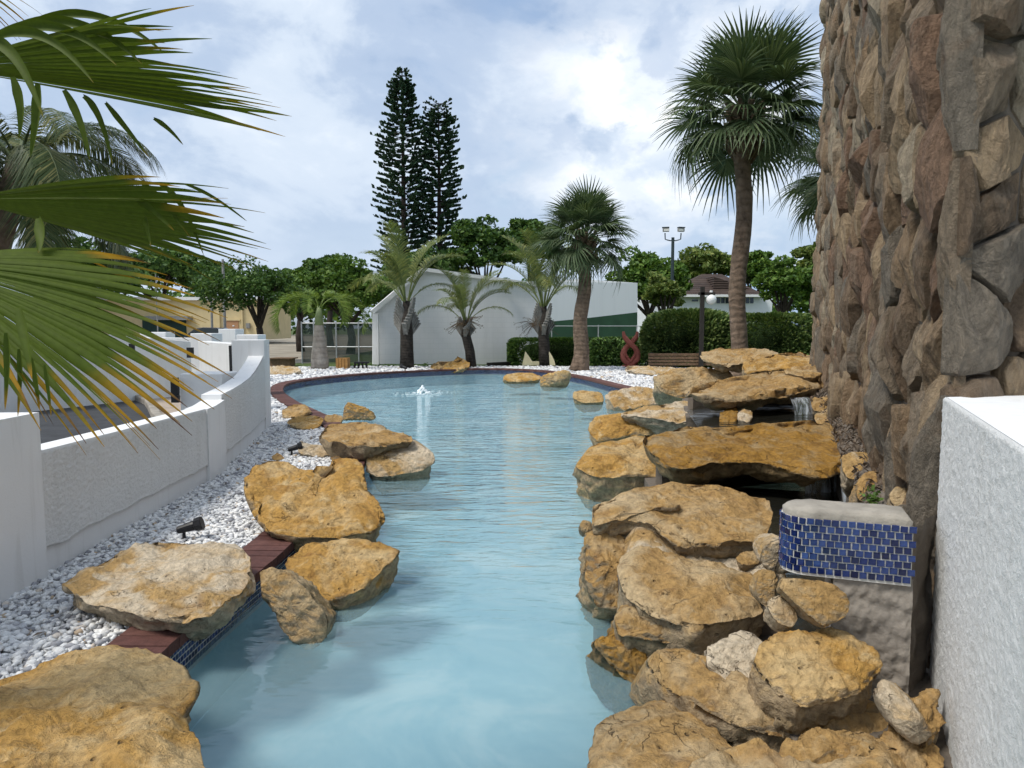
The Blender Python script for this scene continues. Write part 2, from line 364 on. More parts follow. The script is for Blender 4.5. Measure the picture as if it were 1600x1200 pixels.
t.col(t.mix(0.5, gc, t.ramp(t.noise(60, 4, 0.6, 0.8), [(0.35, 0.6), (0.6, 1.1)]), 'MULTIPLY')); M['chip'] = t.m
t = NT('coping_brick', 0.75); isl = t.rnd(); t.col(t.mix(0.6, t.ramp(isl, [(0, (0.085, 0.035, 0.029)), (0.5, (0.12, 0.052, 0.043)), (1, (0.17, 0.082, 0.067))]), t.ramp(t.noise(25, 6, 0.65), [(0.3, 0.5), (0.7, 1.3)]), 'MULTIPLY')); t.nrm(t.bump(t.noise(70, 5), 0.5, 0.01)); M['brick'] = t.m
t = NT('blue_glazed_tile', 0.12, 0.6); t.col(t.mix(0.5, t.ramp(t.rnd(), [(0, (0.004, 0.008, 0.04)), (0.5, (0.009, 0.021, 0.10)), (1, (0.026, 0.055, 0.18))]), t.ramp(t.noise(70, 4), [(0.3, 0.7), (0.7, 1.6)]), 'MULTIPLY')); M['tile'] = t.m
t = NT('blue_glazed_tile_run', 0.12, 0.6); t.col(t.ramp(t.island(), [(0, (0.004, 0.008, 0.04)), (0.5, (0.009, 0.021, 0.10)), (1, (0.026, 0.055, 0.18))])); M['tiles'] = t.m
t = NT('pool_plaster', 0.9, 0.1); t.col(t.ramp(t.noise(1.1, 7, 0.6, 0.8), [(0.34, (0.32, 0.55, 0.64)), (0.5, (0.43, 0.64, 0.71)), (0.64, (0.63, 0.78, 0.81))])); M['plaster'] = t.m
# water: mirror-like surface over tinted clear water, small wind ripples
def water_mat(name, tint, ripple=1.0, mirror=1.0, silt=(0.35, 0.55, 0.62), turbid=0.32):
    t = NT(name); t.t.nodes.remove(t.b)
    tr = t.n('ShaderNodeBsdfTransparent'); tr.inputs[0].default_value = (*tint, 1)
    gl = t.n('ShaderNodeBsdfGlossy'); gl.inputs['Roughness'].default_value = 0.03; gl.inputs[0].default_value = (mirror, mirror, mirror, 1)
    sp_ = t.n('ShaderNodeSeparateXYZ'); t.l(t.obj, sp_.inputs[0])
    amp = t.ramp(t.math('MULTIPLY', sp_.outputs[1], 0.05), [(0.15, 0.10), (0.25, 0.5), (0.40, 1.0), (1.0, 1.0)])
    w = t.math('ADD', t.noise(2.6, 3, 0.5, 0.4, t.map((0.75, 2.3, 1))), t.math('ADD', t.math('MULTIPLY', t.noise(7.5, 3, 0.5, 0.3, t.map((0.7, 1.7, 1))), 0.42), t.math('MULTIPLY', t.noise(0.7, 2), 0.6)))
    bp = t.bump(t.math('MULTIPLY', w, amp), 0.55*ripple, 0.11)
    t.l(bp, gl.inputs['Normal']); fr = t.n('ShaderNodeFresnel'); fr.inputs[0].default_value = 1.33; t.l(bp, fr.inputs['Normal'])
    # suspended fines make the water a little milky
    df = t.n('ShaderNodeBsdfDiffuse'); df.inputs[0].default_value = (*silt, 1); mk = t.n('ShaderNodeMixShader'); mk.inputs[0].default_value = turbid
    t.l(tr.outputs[0], mk.inputs[1]); t.l(df.outputs[0], mk.inputs[2])
    ms = t.n('ShaderNodeMixShader'); t.l(fr.outputs[0], ms.inputs[0]); t.l(mk.outputs[0], ms.inputs[1]); t.l(gl.outputs[0], ms.inputs[2])
    t.l(ms.outputs[0], t.t.nodes['Material Output'].inputs[0]); return t.m
M['water'] = water_mat('pool_water', (0.88, 0.955, 0.97))
M['basin_water'] = water_mat('basin_water', (0.40, 0.40, 0.33), 0.5, 1.0, (0.05, 0.05, 0.04), 0.3)
t = NT('falling_water', 0.15, 0.5); t.col((0.75, 0.82, 0.88)); sx = t.noise(26, 4, 0.6, 0.2, t.map((1, 1, 0.06)))
t.l(t.ramp(sx, [(0.38, 0.04), (0.66, 0.75)]), t.b.inputs['Alpha']); M['fall'] = t.m
t = NT('foam', 0.4, 0.4); t.col((0.86, 0.92, 0.94)); t.nrm(t.bump(t.noise(40, 4), 0.5, 0.02)); M['foam'] = t.m
# rubble stone
def stone_mat(name, rnd):
    t = NT(name, 0.85, 0.3); r = t.rnd() if rnd == 'object' else t.island()
    c = t.ramp(r, [(0.0, (0.21, 0.150, 0.098)), (0.16, (0.32, 0.225, 0.138)), (0.34, (0.275, 0.215, 0.150)), (0.5, (0.23, 0.195, 0.150)), (0.64, (0.38, 0.280, 0.175)), (0.80, (0.25, 0.160, 0.105)), (0.90, (0.40, 0.330, 0.235))], 'CONSTANT' if rnd == 'object' else 'LINEAR')
    wv = t.noise(9, 9, 0.7, 1.6, t.map((1, 1, 0.45))); c = t.mix(0.75, c, t.ramp(wv, [(0.30, 0.30), (0.48, 0.9), (0.72, 1.7)]), 'MULTIPLY')
    c = t.mix(t.math('MULTIPLY', t.ramp(t.noise(3.2, 6, 0.6, 0.6), [(0.55, 0.0), (0.7, 1.0)]), 0.5), c, (0.22, 0.12, 0.06))
    c = t.mix(t.math('MULTIPLY', t.ramp(t.noise(5.5, 6, 0.65, 0.8, t.map((1, 1, 0.3), (3, 7, 1))), [(0.56, 0.0), (0.68, 1.0)]), 0.35), c, (0.42, 0.34, 0.25))
    t.col(c); t.nrm(t.bump(t.math('ADD', t.noise(16, 8, 0.68, 0.4, t.map((1, 1, 0.7))), t.math('MULTIPLY', t.noise(60, 5, 0.75, 0.5, t.map((1, 1, 0.5))), 0.5)), 1.0, 0.075)); return t.m
M['stone'] = stone_mat('rubble_stone', 'object'); M['stones'] = stone_mat('rubble_stone_mass', 'island')
M['black'] = simple('black_plastic', (0.012, 0.012, 0.014), 0.45, 0.2, 20)
M['iron'] = simple('black_iron', (0.02, 0.02, 0.022), 0.5, 0.2, 20)
M['pole'] = simple('grey_pole', (0.24, 0.24, 0.23), 0.6, 0.2, 6)
M['darkpole'] = simple('dark_green_pole', (0.03, 0.045, 0.05), 0.5, 0.2, 6)
M['steel'] = simple('galvanised_steel', (0.42, 0.43, 0.44), 0.45, 0.15, 10, metal=0.6)
M['wood'] = simple('brown_timber', (0.17, 0.105, 0.06), 0.7, 0.35, 14, 0.4)
M['crate'] = simple('orange_timber', (0.42, 0.22, 0.07), 0.7, 0.3, 14, 0.4)
M['darkwood'] = simple('dark_timber_post', (0.028, 0.024, 0.02), 0.7, 0.3, 10, 0.4)
M['terracotta'] = simple('terracotta', (0.36, 0.105, 0.075), 0.7, 0.2, 7, 0.4)
M['cream'] = simple('cream_painted_concrete', (0.74, 0.66, 0.42), 0.7, 0.1, 5, 0.2)
M['yellow'] = simple('pale_yellow_render', (0.62, 0.50, 0.28), 0.85, 0.08, 1.5)
M['brown_door'] = simple('brown_door_paint', (0.42, 0.23, 0.12), 0.6, 0.1, 2)
M['awning'] = simple('dark_green_metal', (0.012, 0.045, 0.035), 0.5, 0.2, 3)
M['carpaint'] = simple('black_car_paint', (0.012, 0.012, 0.016), 0.15, 0.1, 2, spec=0.6)
M['glass'] = simple('dark_glass', (0.03, 0.04, 0.05), 0.08, 0.1, 2, spec=0.6)
M['rubber'] = simple('tyre_rubber', (0.015, 0.015, 0.015), 0.85)
M['frame'] = simple('white_window_frame', (0.75, 0.75, 0.74), 0.5, 0.05)
M['housewall'] = simple('white_house_render', (0.72, 0.74, 0.77), 0.85, 0.05, 1)
t = NT('brown_roof_tiles', 0.85); w = t.n('ShaderNodeTexWave', bands_direction='Z'); w.inputs['Scale'].default_value = 1.6; w.inputs['Distortion'].default_value = 1.0; t.l(t.obj, w.inputs[0])
t.col(t.mix(0.7, t.ramp(t.noise(1.5, 6, 0.7), [(0.3, (0.035, 0.024, 0.020)), (0.7, (0.085, 0.057, 0.043))]), t.ramp(w.outputs[1], [(0.2, 0.55), (0.6, 1.1)]), 'MULTIPLY')); t.nrm(t.bump(w.outputs[1], 0.6, 0.08)); M['roof'] = t.m
M['globe'] = simple('white_glass_globe', (0.82, 0.82, 0.80), 0.25, 0.03, 3, spec=0.5)
M['lens'] = simple('floodlight_face', (0.66, 0.66, 0.62), 0.3, 0.1, 5)
M['deadleaf'] = simple('dead_leaf', (0.15, 0.115, 0.085), 0.9, 0.4, 12)
t = NT('windscreen_mesh', 0.9); t.col((0.035, 0.05, 0.045)); t.b.inputs['Alpha'].default_value = 0.80; M['mesh'] = t.m
def bark(name, a, b, ring=0.0, sc=6):
    t = NT(name, 0.92, 0.2); n = t.noise(sc, 7, 0.65, 0.4, t.map((1, 1, 0.6))); c = t.ramp(n, [(0.3, a), (0.7, b)]); h = n
    if ring:
        w = t.n('ShaderNodeTexWave', bands_direction='Z'); w.inputs['Scale'].default_value = ring; w.inputs['Distortion'].default_value = 5.0; w.inputs['Detail'].default_value = 4; w.inputs['Detail Scale'].default_value = 2.5; t.l(t.obj, w.inputs[0])
        c = t.mix(0.35, c, t.ramp(w.outputs[1], [(0.1, 0.6), (0.5, 1.1)]), 'MULTIPLY'); h = t.math('ADD', n, t.math('MULTIPLY', w.outputs[1], 0.3))
    t.col(c); t.nrm(t.bump(h, 0.8, 0.04)); return t.m
M['sabal_trunk'] = bark('sabal_trunk', (0.085, 0.060, 0.042), (0.25, 0.180, 0.13), 2.2)
M['dark_trunk'] = bark('dark_palm_trunk', (0.014, 0.012, 0.010), (0.06, 0.052, 0.045), 3.0)
M['boot'] = bark('palm_boots', (0.06, 0.045, 0.03), (0.22, 0.16, 0.10), 0, 14)
M['grey_boot'] = bark('grey_palm_boots', (0.14, 0.135, 0.125), (0.34, 0.33, 0.30), 0, 10)
M['bottle_trunk'] = bark('bottle_palm_trunk', (0.24, 0.20, 0.165), (0.44, 0.40, 0.35), 1.6, 4)
M['bark'] = bark('tree_bark', (0.02, 0.016, 0.013), (0.075, 0.06, 0.05))
M['crownshaft'] = simple('green_crownshaft', (0.20, 0.25, 0.11), 0.5, 0.25, 4)
def tipmix(t, c):
    a = t.attr('tip'); n = t.math('ADD', a, t.math('MULTIPLY', t.math('SUBTRACT', t.noise(3.0, 4, 0.6, 0.3), 0.5), 0.34))
    c = t.mix(t.ramp(n, [(0.60, 0.0), (0.74, 1.0)]), c, (0.40, 0.22, 0.015))
    c = t.mix(t.ramp(n, [(0.80, 0.0), (0.92, 1.0)]), c, (0.13, 0.07, 0.04))
    return t.mix(0.5, c, t.ramp(t.noise(60, 3, 0.5, 0, t.map((1, 1, 1))), [(0.3, 0.75), (0.7, 1.2)]), 'MULTIPLY')
M['fan'] = leaf_mat('fan_palm_leaf', (0.050, 0.080, 0.008), (0.082, 0.120, 0.012), (0.125, 0.160, 0.018), 0.62, 0.30, tipmix)
M['sabal'] = leaf_mat('sabal_leaf', (0.050, 0.081, 0.037), (0.088, 0.131, 0.060), (0.163, 0.206, 0.106), 0.45, 0.18)
M['triangle'] = leaf_mat('triangle_palm_leaf', (0.105, 0.145, 0.055), (0.19, 0.235, 0.09), (0.34, 0.335, 0.11), 0.5, 0.3)
M['bottle'] = leaf_mat('bottle_palm_leaf', (0.088, 0.150, 0.025), (0.150, 0.225, 0.037), (0.250, 0.312, 0.075), 0.45, 0.3)
M['coco'] = leaf_mat('coconut_leaf', (0.051, 0.082, 0.031), (0.093, 0.128, 0.051), (0.272, 0.255, 0.102), 0.45, 0.2)
M['pine'] = leaf_mat('norfolk_pine_needles', (0.027, 0.061, 0.039), (0.049, 0.099, 0.058), (0.099, 0.155, 0.083), 0.6, 0.15)
M['leaf1'] = leaf_mat('tree_leaf_dark', (0.033, 0.075, 0.020), (0.067, 0.133, 0.030), (0.141, 0.225, 0.049), 0.5, 0.2)
M['leaf2'] = leaf_mat('tree_leaf_mid', (0.043, 0.090, 0.017), (0.087, 0.167, 0.029), (0.174, 0.261, 0.051), 0.5, 0.25)
M['leaf3'] = leaf_mat('tree_leaf_light', (0.072, 0.116, 0.029), (0.138, 0.196, 0.046), (0.275, 0.304, 0.087), 0.5, 0.25)
M['hedge'] = leaf_mat('hedge_leaf', (0.044, 0.091, 0.025), (0.091, 0.174, 0.044), (0.206, 0.314, 0.076), 0.45, 0.15)
M['hedge2'] = leaf_mat('shrub_leaf', (0.056, 0.104, 0.030), (0.113, 0.170, 0.053), (0.246, 0.302, 0.094), 0.45, 0.15)
M['weed'] = leaf_mat('weed_leaf', (0.062, 0.125, 0.025), (0.100, 0.175, 0.037), (0.150, 0.250, 0.062), 0.5, 0.2)
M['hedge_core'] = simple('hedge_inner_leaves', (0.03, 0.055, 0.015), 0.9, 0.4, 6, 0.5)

# ------------------------------------------------------------------ ground, pool, gravel
rng = np.random.RandomState(11)
POOL = smooth_closed([(-1.2, -1.5), (-1.5, 1.5), (-1.60, 3.2), (-1.52, 4.6), (-1.55, 6.3), (-1.75, 8.3), (-2.75, 11.0), (-4.3, 14.0), (-5.4, 16.6), (-5.85, 19.0), (-5.05, 21.6),
                      (-3.2, 23.7), (-0.8, 25.0), (0.9, 23.9), (1.95, 21.0), (2.6, 17.8), (3.3, 14.5), (3.6, 11), (3.2, 8), (2.5, 5.5), (1.9, 3.6), (1.2, 1.8), (1.0, -1.5)], 420)
def offset(C, d):
    T = np.roll(C, -1, 0)-np.roll(C, 1, 0); T /= np.linalg.norm(T, axis=1)[:, None]; return C+d*np.stack([-T[:, 1], T[:, 0]], 1)
OUT = -1 if np.cross(POOL[1]-POOL[0], POOL[2]-POOL[1]) is None else 1
area = 0.5*np.sum(POOL[:, 0]*np.roll(POOL[:, 1], -1)-POOL[:, 1]*np.roll(POOL[:, 0], -1))
OUT = 1 if area < 0 else -1                      # side that points away from the water
COPE = offset(POOL, 0.27*OUT)
def inside(P, poly):
    x, y = P[:, 0], P[:, 1]; r = np.zeros(len(P), bool); j = len(poly)-1
    for i in range(len(poly)):
        xi, yi = poly[i]; xj, yj = poly[j]
        c = ((yi > y) != (yj > y)) & (x < (xj-xi)*(y-yi)/(yj-yi+1e-12)+xi); r ^= c; j = i
    return r
HOLE = offset(POOL, 0.05*OUT)
big = [(600*math.cos(a), 600*math.sin(a)+10) for a in np.linspace(0, 2*math.pi, 48, endpoint=False)]
sheet('ground', big, [HOLE[::3]], -0.03, M['grass'])
GRAV = [(-2.72, -2), (-2.80, 3.9), (-2.95, 6.96), (-3.68, 10.6), (-4.9, 13.5), (-7.2, 20), (-9.3, 26.3), (-3, 27.0), (3, 26.7), (6.2, 26.3), (8.8, 23.5), (6.6, 19), (5.2, 14), (4.4, 10), (3.0, 6), (2.2, 3.4), (1.5, 2), (1.2, -2)]
sheet('gravel_bed', GRAV, [HOLE[::3]], -0.012, M['gravel'])
# chips lying on the bed
ico = np.array([[0, 1, 1.618], [0, -1, 1.618], [0, 1, -1.618], [0, -1, -1.618], [1, 1.618, 0], [-1, 1.618, 0], [1, -1.618, 0], [-1, -1.618, 0], [1.618, 0, 1], [-1.618, 0, 1], [1.618, 0, -1], [-1.618, 0, -1]])/1.902
icf = np.array([[0, 1, 8], [0, 8, 4], [0, 4, 5], [0, 5, 9], [0, 9, 1], [1, 6, 8], [8, 6, 10], [8, 10, 4], [4, 10, 2], [4, 2, 5], [5, 2, 11], [5, 11, 9], [9, 11, 7], [9, 7, 1], [1, 7, 6], [3, 2, 10], [3, 10, 6], [3, 6, 7], [3, 7, 11], [3, 11, 2]])
shapes = np.array([ico*(1+rng.uniform(-0.40, 0.40, (12, 1)))*rng.uniform(0.75, 1.2, (1, 3)) for _ in range(16)])
def chips(P, size, flat=0.62):
    n = len(P); S = shapes[rng.randint(0, 16, n)]*(size*rng.uniform(0.45, 1.5, n))[:, None, None]
    S = S*np.array([1.15, 0.85, flat]); a = rng.uniform(0, 6.283, n); b = rng.normal(0, 0.45, n)
    ca, sa, cb, sb = np.cos(a), np.sin(a), np.cos(b), np.sin(b)
    x, y, z = S[..., 0], S[..., 1], S[..., 2]
    y, z = y*cb[:, None]-z*sb[:, None], y*sb[:, None]+z*cb[:, None]
    x, y = x*ca[:, None]-y*sa[:, None], x*sa[:, None]+y*ca[:, None]
    V = np.stack([x, y, z], 2)+P[:, None, :]; F = icf[None]+12*np.arange(n)[:, None, None]
    return V.reshape(-1, 3), F.reshape(-1, 3)
def scatter(x0, x1, y0, y1, cell):
    gx, gy = np.meshgrid(np.arange(x0, x1, cell), np.arange(y0, y1, cell)); P = np.stack([gx.ravel(), gy.ravel()], 1)
    P = P+rng.uniform(-0.55, 0.55, P.shape)*cell
    return P[inside(P, GRAV) & ~inside(P, offset(POOL, 0.285*OUT)[::2])]
VV, FF, nv = [], [], 0
for (x0, x1, y0, y1, cell, size, lay) in [(-3.3, -1.7, 1.5, 6.5, 0.029, 0.0180, 2), (-4.6, -1.7, 6.5, 11.5, 0.036, 0.021, 2), (-9.5, -2.6, 11.5, 20, 0.062, 0.036, 1), (-9.5, 9, 20, 27, 0.085, 0.05, 1), (2.4, 9, 13, 20, 0.07, 0.04, 1)]:
    for k in range(lay):
        P = scatter(x0, x1, y0, y1, cell); P = np.c_[P, np.full(len(P), -0.004+k*size*0.75)+rng.uniform(-0.4, 0.4, len(P))*size+0.010*perlin(np.c_[P*2.2, P[:, :1]*0], 3)]
        V, F = chips(P, size); VV.append(V); FF.append(F+nv); nv += len(V)
tag(obj('marble_chips', np.vstack(VV), np.vstack(FF), M['chip'], origin=(0, 0, 0)), 'loose white and grey marble chips covering the bed round the pool', 'gravel', kind='stuff')

V, F = [], []
P = scatter(-3.3, -1.7, 2.0, 11.0, 0.42)
for p in P:
    L = rng.uniform(0.012, 0.035); t_ = rng.uniform(0, 6.28); cx, sx = math.cos(t_)*L, math.sin(t_)*L; k = len(V); z = 0.030+rng.uniform(0, 0.01)
    V += [(p[0]-cx, p[1]-sx, z), (p[0]+sx*0.4, p[1]-cx*0.4, z+0.008), (p[0]+cx, p[1]+sx, z+rng.uniform(-0.006, 0.01)), (p[0]-sx*0.4, p[1]+cx*0.4, z+0.008)]; F += [(k, k+1, k+2), (k, k+2, k+3)]
tag(obj('fallen_leaves', V, F, M['deadleaf'], origin=(0, 0, 0)), 'scattered small brown fallen leaves on the white gravel', 'leaf litter', kind='stuff')
# pool basin
pool = bpy.data.objects.new('pool', None); link(pool); ORG[pool] = np.zeros(3); tag(pool, kind='structure')
n = len(POOL); V = [(p[0], p[1], -0.62) for p in POOL]+[(p[0], p[1], -0.005) for p in POOL]
W = offset(POOL, 0.0)
F = [(i, (i+1) % n, n+(i+1) % n, n+i) for i in range(n)]
obj('pool_wall', V, F, M['plaster'], pool)
Q_ = offset(POOL, -0.0015*OUT); V = [(p[0], p[1], -0.20) for p in Q_]+[(p[0], p[1], -0.006) for p in Q_]; obj('grout_band', V, F, M['grout'], pool)
fl = sheet('pool_floor', POOL[::2], [], -0.50, M['plaster']); fl.parent = pool
for k in ('kind',): del fl[k]
LED = [(-2.2, -1), (-2.2, 9), (-1.05, 8.3), (-0.62, 6.6), (-0.55, 4.2), (-0.60, 2.4), (-0.55, -1)]
wtr = sheet('pool_water', offset(POOL, 0.02*OUT)[::2], [], -0.15, M['water'])
# waterline mosaic: courses of small tiles on the pool wall
def along(C, step):
    C2 = np.vstack([C, C[:1]]); L = np.r_[0, np.cumsum(np.linalg.norm(np.diff(C2, axis=0), axis=1))]
    t = np.arange(0, L[-1], step); P = np.stack([np.interp(t, L, C2[:, k]) for k in (0, 1)], 1); Q = np.stack([np.interp((t+0.01) % L[-1], L, C2[:, k]) for k in (0, 1)], 1)
    T = Q-P; T /= np.linalg.norm(T, axis=1)[:, None]; return P, T
PT, TT = along(POOL, 0.0312)
tile_me = None
def tile_mesh(w, h, d, mat):
    b = MB(); b.box((0, 0, 0), (w*0.86, d, h*0.86)); b.box((0, -d*0.35, 0), (w, d*0.3, h)) if False else None
    i = 0.0022; V = [(-w/2, 0, -h/2), (w/2, 0, -h/2), (w/2, 0, h/2), (-w/2, 0, h/2), (-w/2+i, -d, -h/2+i), (w/2-i, -d, -h/2+i), (w/2-i, -d, h/2-i), (-w/2+i, -d, h/2-i)]
    return mesh_data('tile', V, [(4, 5, 6, 7), (0, 1, 5, 4), (1, 2, 6, 5), (2, 3, 7, 6), (3, 0, 4, 7)], mat)
tile_me = tile_mesh(0.0265, 0.0265, 0.004, M['tile'])
inn = -OUT
near = []; VV = []; FF = []
for i, (p, tv) in enumerate(zip(PT, TT)):
    if p[1] < 1.0 or (p[0] > 0.8 and p[1] < 12): continue
    nrm = np.array([-tv[1], tv[0]])*inn; rz = math.atan2(nrm[1], nrm[0])+math.pi/2
    for r in range(5):
        z = -0.038-r*0.031; q = p+tv*(0.0156 if r % 2 else 0)
        if p[0] < 0 and 2.85 < p[1] < 5.15 and r < 4: near.append((q, rz, z))
        else:
            c = q+nrm*0.004; k = len(VV); h = 0.0137
            VV += [(c[0]-tv[0]*h, c[1]-tv[1]*h, z-h), (c[0]+tv[0]*h, c[1]+tv[1]*h, z-h), (c[0]+tv[0]*h, c[1]+tv[1]*h, z+h), (c[0]-tv[0]*h, c[1]-tv[1]*h, z+h)]; FF.append((k, k+1, k+2, k+3))
for q, rz, z in near[:300]:
    o = bpy.data.objects.new('tile', tile_me); o.location = (q[0], q[1], z); o.rotation_euler = (0, 0, rz); link(o, pool)
tag(obj('mosaic_tiles', np.array(VV), np.array(FF), M['tiles'], pool), kind='stuff')
# brick coping
PB, TB = along(POOL, 0.108)
bb = MB().box((0, 0, 0), (0.100, 0.29, 0.058)); bme = mesh_data('brick', bb.V, bb.F, M['brick'])
cnt = 0; rest = MB()
cand = [(i, p, tv) for i, (p, tv) in enumerate(zip(PB, TB)) if p[1] > 1.5 and not (p[0] > 0.8 and p[1] < 13)]
shown = sorted(cand, key=lambda c: (np.hypot(*c[1])))[:0]
for i, p, tv in cand:
    nrm = np.array([-tv[1], tv[0]])*OUT; c = p+nrm*0.12; rz = math.atan2(tv[1], tv[0]); z = 0.010+rng.uniform(-0.002, 0.003)
    if cnt < 300 and (p[1] < 26):
        o = bpy.data.objects.new('coping_brick', bme); o.location = (c[0], c[1], z); o.rotation_euler = (0, 0, rz+rng.uniform(-0.012, 0.012)); link(o, pool); cnt += 1
    else: rest.box((c[0], c[1], z), (0.100, 0.29, 0.058), rz)
if rest.V: tag(rest.build('coping_bricks', M['brick'], pool), kind='stuff')
V = [(p[0], p[1], -0.004) for p in offset(POOL, -0.012*OUT)]+[(p[0], p[1], -0.004) for p in offset(POOL, 0.262*OUT)]
obj('coping_bed', V, [(i, (i+1) % n, n+(i+1) % n, n+i) if OUT < 0 else (i, n+i, n+(i+1) % n, (i+1) % n) for i in range(n)], M['grout'], pool)
# bubbling jet
bub = G(660, 614, -0.15); bj = thing('fountain_jet', bub, 'small white bubbling water jet in the far part of the pool', 'fountain')
b = MB()
for k in range(80):
    a, r = rng.uniform(0, 6.28), abs(rng.normal(0, 0.13)); r *= 0.7; h = 0.15*math.exp(-(r/0.09)**2)*rng.uniform(0.2, 1.1)
    b.sphere(bub+np.array([r*math.cos(a), r*math.sin(a), h]), rng.uniform(0.010, 0.040), 8, 5, (1, 1, 1.2))
tag(b.build('foam_plume', M['foam'], bj, True), kind='stuff')
b = MB()
for k in range(60):
    a, r = rng.uniform(0, 6.28), rng.uniform(0.1, 0.75); b.sphere(bub+np.array([r*math.cos(a), r*math.sin(a), 0.002]), rng.uniform(0.01, 0.05)*(1.1-r), 8, 4, (1.4, 1.0, 0.15))
tag(b.build('foam_ring', M['foam'], bj, True), kind='stuff')

# driveway, island paving and yard left of the wall
sheet('yard_ground', [(-60, 30), (-8.5, 30), (-9.5, 60), (-14, 140), (-120, 140)], [], -0.026, M['dirt'])
lot = [(-3.4, 2.0), (-3.4, 7.0), (-3.9, 8.6), (-4.8, 10.8), (-6.2, 11.6), (-9, 12.0), (-14, 12), (-20, 11), (-30, 6), (-30, -4), (-3.4, -4)]
sheet('island_paving', [(-3.0, 2), (-3.2, 7), (-4.2, 11.6), (-8.6, 19), (-14, 23), (-24, 24), (-40, 14), (-40, 2)], [], -0.020, M['paving'])
arc = [tuple(G(x, y)[:2]) for x, y in [(300, 690), (262, 668), (244, 652), (238, 640), (232, 631), (216, 624), (185, 618), (130, 614), (40, 612), (-200, 612), (-700, 614)]]+[(-30, -3), (-3.3, -3), (-3.4, 6.8)]
sheet('driveway', arc, [], -0.012, M['asphalt'])
ka = np.array(arc[1:10]); kn = offset(np.vstack([ka, ka[::-1]]), 0)[:len(ka)]
b = MB()
for i in range(len(ka)-1): b.bar((*ka[i], 0.03), (*ka[i+1], 0.03), 0.14, 0.13)
tag(bevel(b.build('driveway_kerb', M['kerb']), 0.02), kind='structure')

# ------------------------------------------------------------------ left boundary wall
WP = np.array([(-2.70, -1.0), (-2.80, 3.88), (-2.95, 6.96), (-3.30, 8.9), (-3.68, 10.65)])
def wall_at(y): return np.array([np.interp(y, WP[:, 1], WP[:, 0]), y])
def wall_n(y):
    d = wall_at(y+0.05)-wall_at(y-0.05); d /= np.linalg.norm(d); return np.array([d[1], -d[0]])   # towards the pool
def wall_run(name, ys, ztop, back, front, mat, parent, z0=-0.1):
    ys = np.array(ys); zt = np.array(ztop)*np.ones(len(ys)); m = len(ys); V = []
    for off, up in ((front, 0), (front, 1), (-back, 1), (-back, 0)):
        for y, z in zip(ys, zt):
            p = wall_at(y)+wall_n(y)*off; V.append((p[0], p[1], z if up else z0))
    F = [(k*m+i, k*m+i+1, ((k+1) % 4)*m+i+1, ((k+1) % 4)*m+i) for k in range(4) for i in range(m-1)]
    F += [(0, m, 2*m, 3*m), (m-1, 4*m-1, 3*m-1, 2*m-1)]
    return obj(name, V, F, mat, parent)
def wall_stucco(name, y0, y1, ztop, parent, off, seed, zlow=0.17):
    nu, nw = int((y1-y0)/0.0085), 74; U, Wd = np.meshgrid(np.linspace(0, 1, nu), np.linspace(0, 1, nw)); y = y0+(y1-y0)*U
    zt = np.interp(y, *ztop) if isinstance(ztop, tuple) else ztop+0*y
    rag = zlow+0.026*perlin(np.c_[y.ravel()*4, y.ravel()*0, y.ravel()*0+seed], 1).reshape(y.shape)+0.010*perlin(np.c_[y.ravel()*17, y.ravel()*0, y.ravel()*0], 2).reshape(y.shape)
    z = rag+(zt-rag)*Wd; P = np.stack([wall_at(v) for v in y[0]]); N = np.stack([wall_n(v) for v in y[0]])
    q = np.c_[y.ravel(), z.ravel(), y.ravel()*0]
    d = (off+0.0050*fbm(q*40, 2, seed, 0.6)+0.0015*perlin(q*90, seed+3)).reshape(y.shape); d[0] -= 0.010; d[1] += 0.005*(1+perlin(np.c_[y[0]*30, y[0]*0, y[0]*0], 9)); d[-1] = off-0.004; d[:, 0] -= 0.006; d[:, -1] -= 0.006
    X = P[None, :, :]+N[None]*d[..., None]; V = np.dstack([X, z]).reshape(-1, 3)
    i = np.arange(nu*nw).reshape(nw, nu); F = np.stack([i[:-1, :-1], i[:-1, 1:], i[1:, 1:], i[1:, :-1]], -1).reshape(-1, 4)
    return obj(name, V, F, M['stucco'], parent, True)
gw = thing('garden_wall', (-2.9, 6, 0), 'low white stucco wall curving along the gravel with a swept-up end', 'wall')
wall_run('pillar', np.linspace(2.4, 4.14, 5), 1.0, 0.30, 0.035, M['white'], gw)
wall_run('wall_core', np.linspace(4.14, 6.74, 8), np.interp(np.linspace(4.14, 6.74, 8), [4.1, 6.8], [0.765, 0.715]), 0.17, 0.0, M['white'], gw)
wall_stucco('stucco_coat', 4.15, 6.73, ([4.1, 6.8], [0.762, 0.712]), gw, 0.022, 5)
wall_run('pilaster', np.linspace(6.74, 7.34, 4), [0.718, 0.725, 0.735, 0.745], 0.19, 0.030, M['white'], gw)
sy = np.array([7.34, 7.9, 8.4, 8.9, 9.3, 9.6, 9.85, 10.05, 10.22]); sz = np.array([0.80, 0.81, 0.83, 0.865, 0.91, 0.955, 1.0, 1.04, 1.085])
wall_run('swept_wall', sy, sz, 0.20, 0.0, M['white'], gw)
wall_stucco('stucco_coat', 7.35, 10.2, (sy, sz-0.004), gw, 0.022, 8, 0.19)
o = wall_run('end_post', np.linspace(10.22, 10.72, 3), 1.31, 0.42, 0.018, M['white'], gw)
# seam and ragged drips of the old base coat
for y in (4.62, 5.3, 6.05):
    wall_run('base_crack', [y, y+0.006], 0.13, -0.001, 0.0025, M['kerb'], gw, 0.0) if False else None

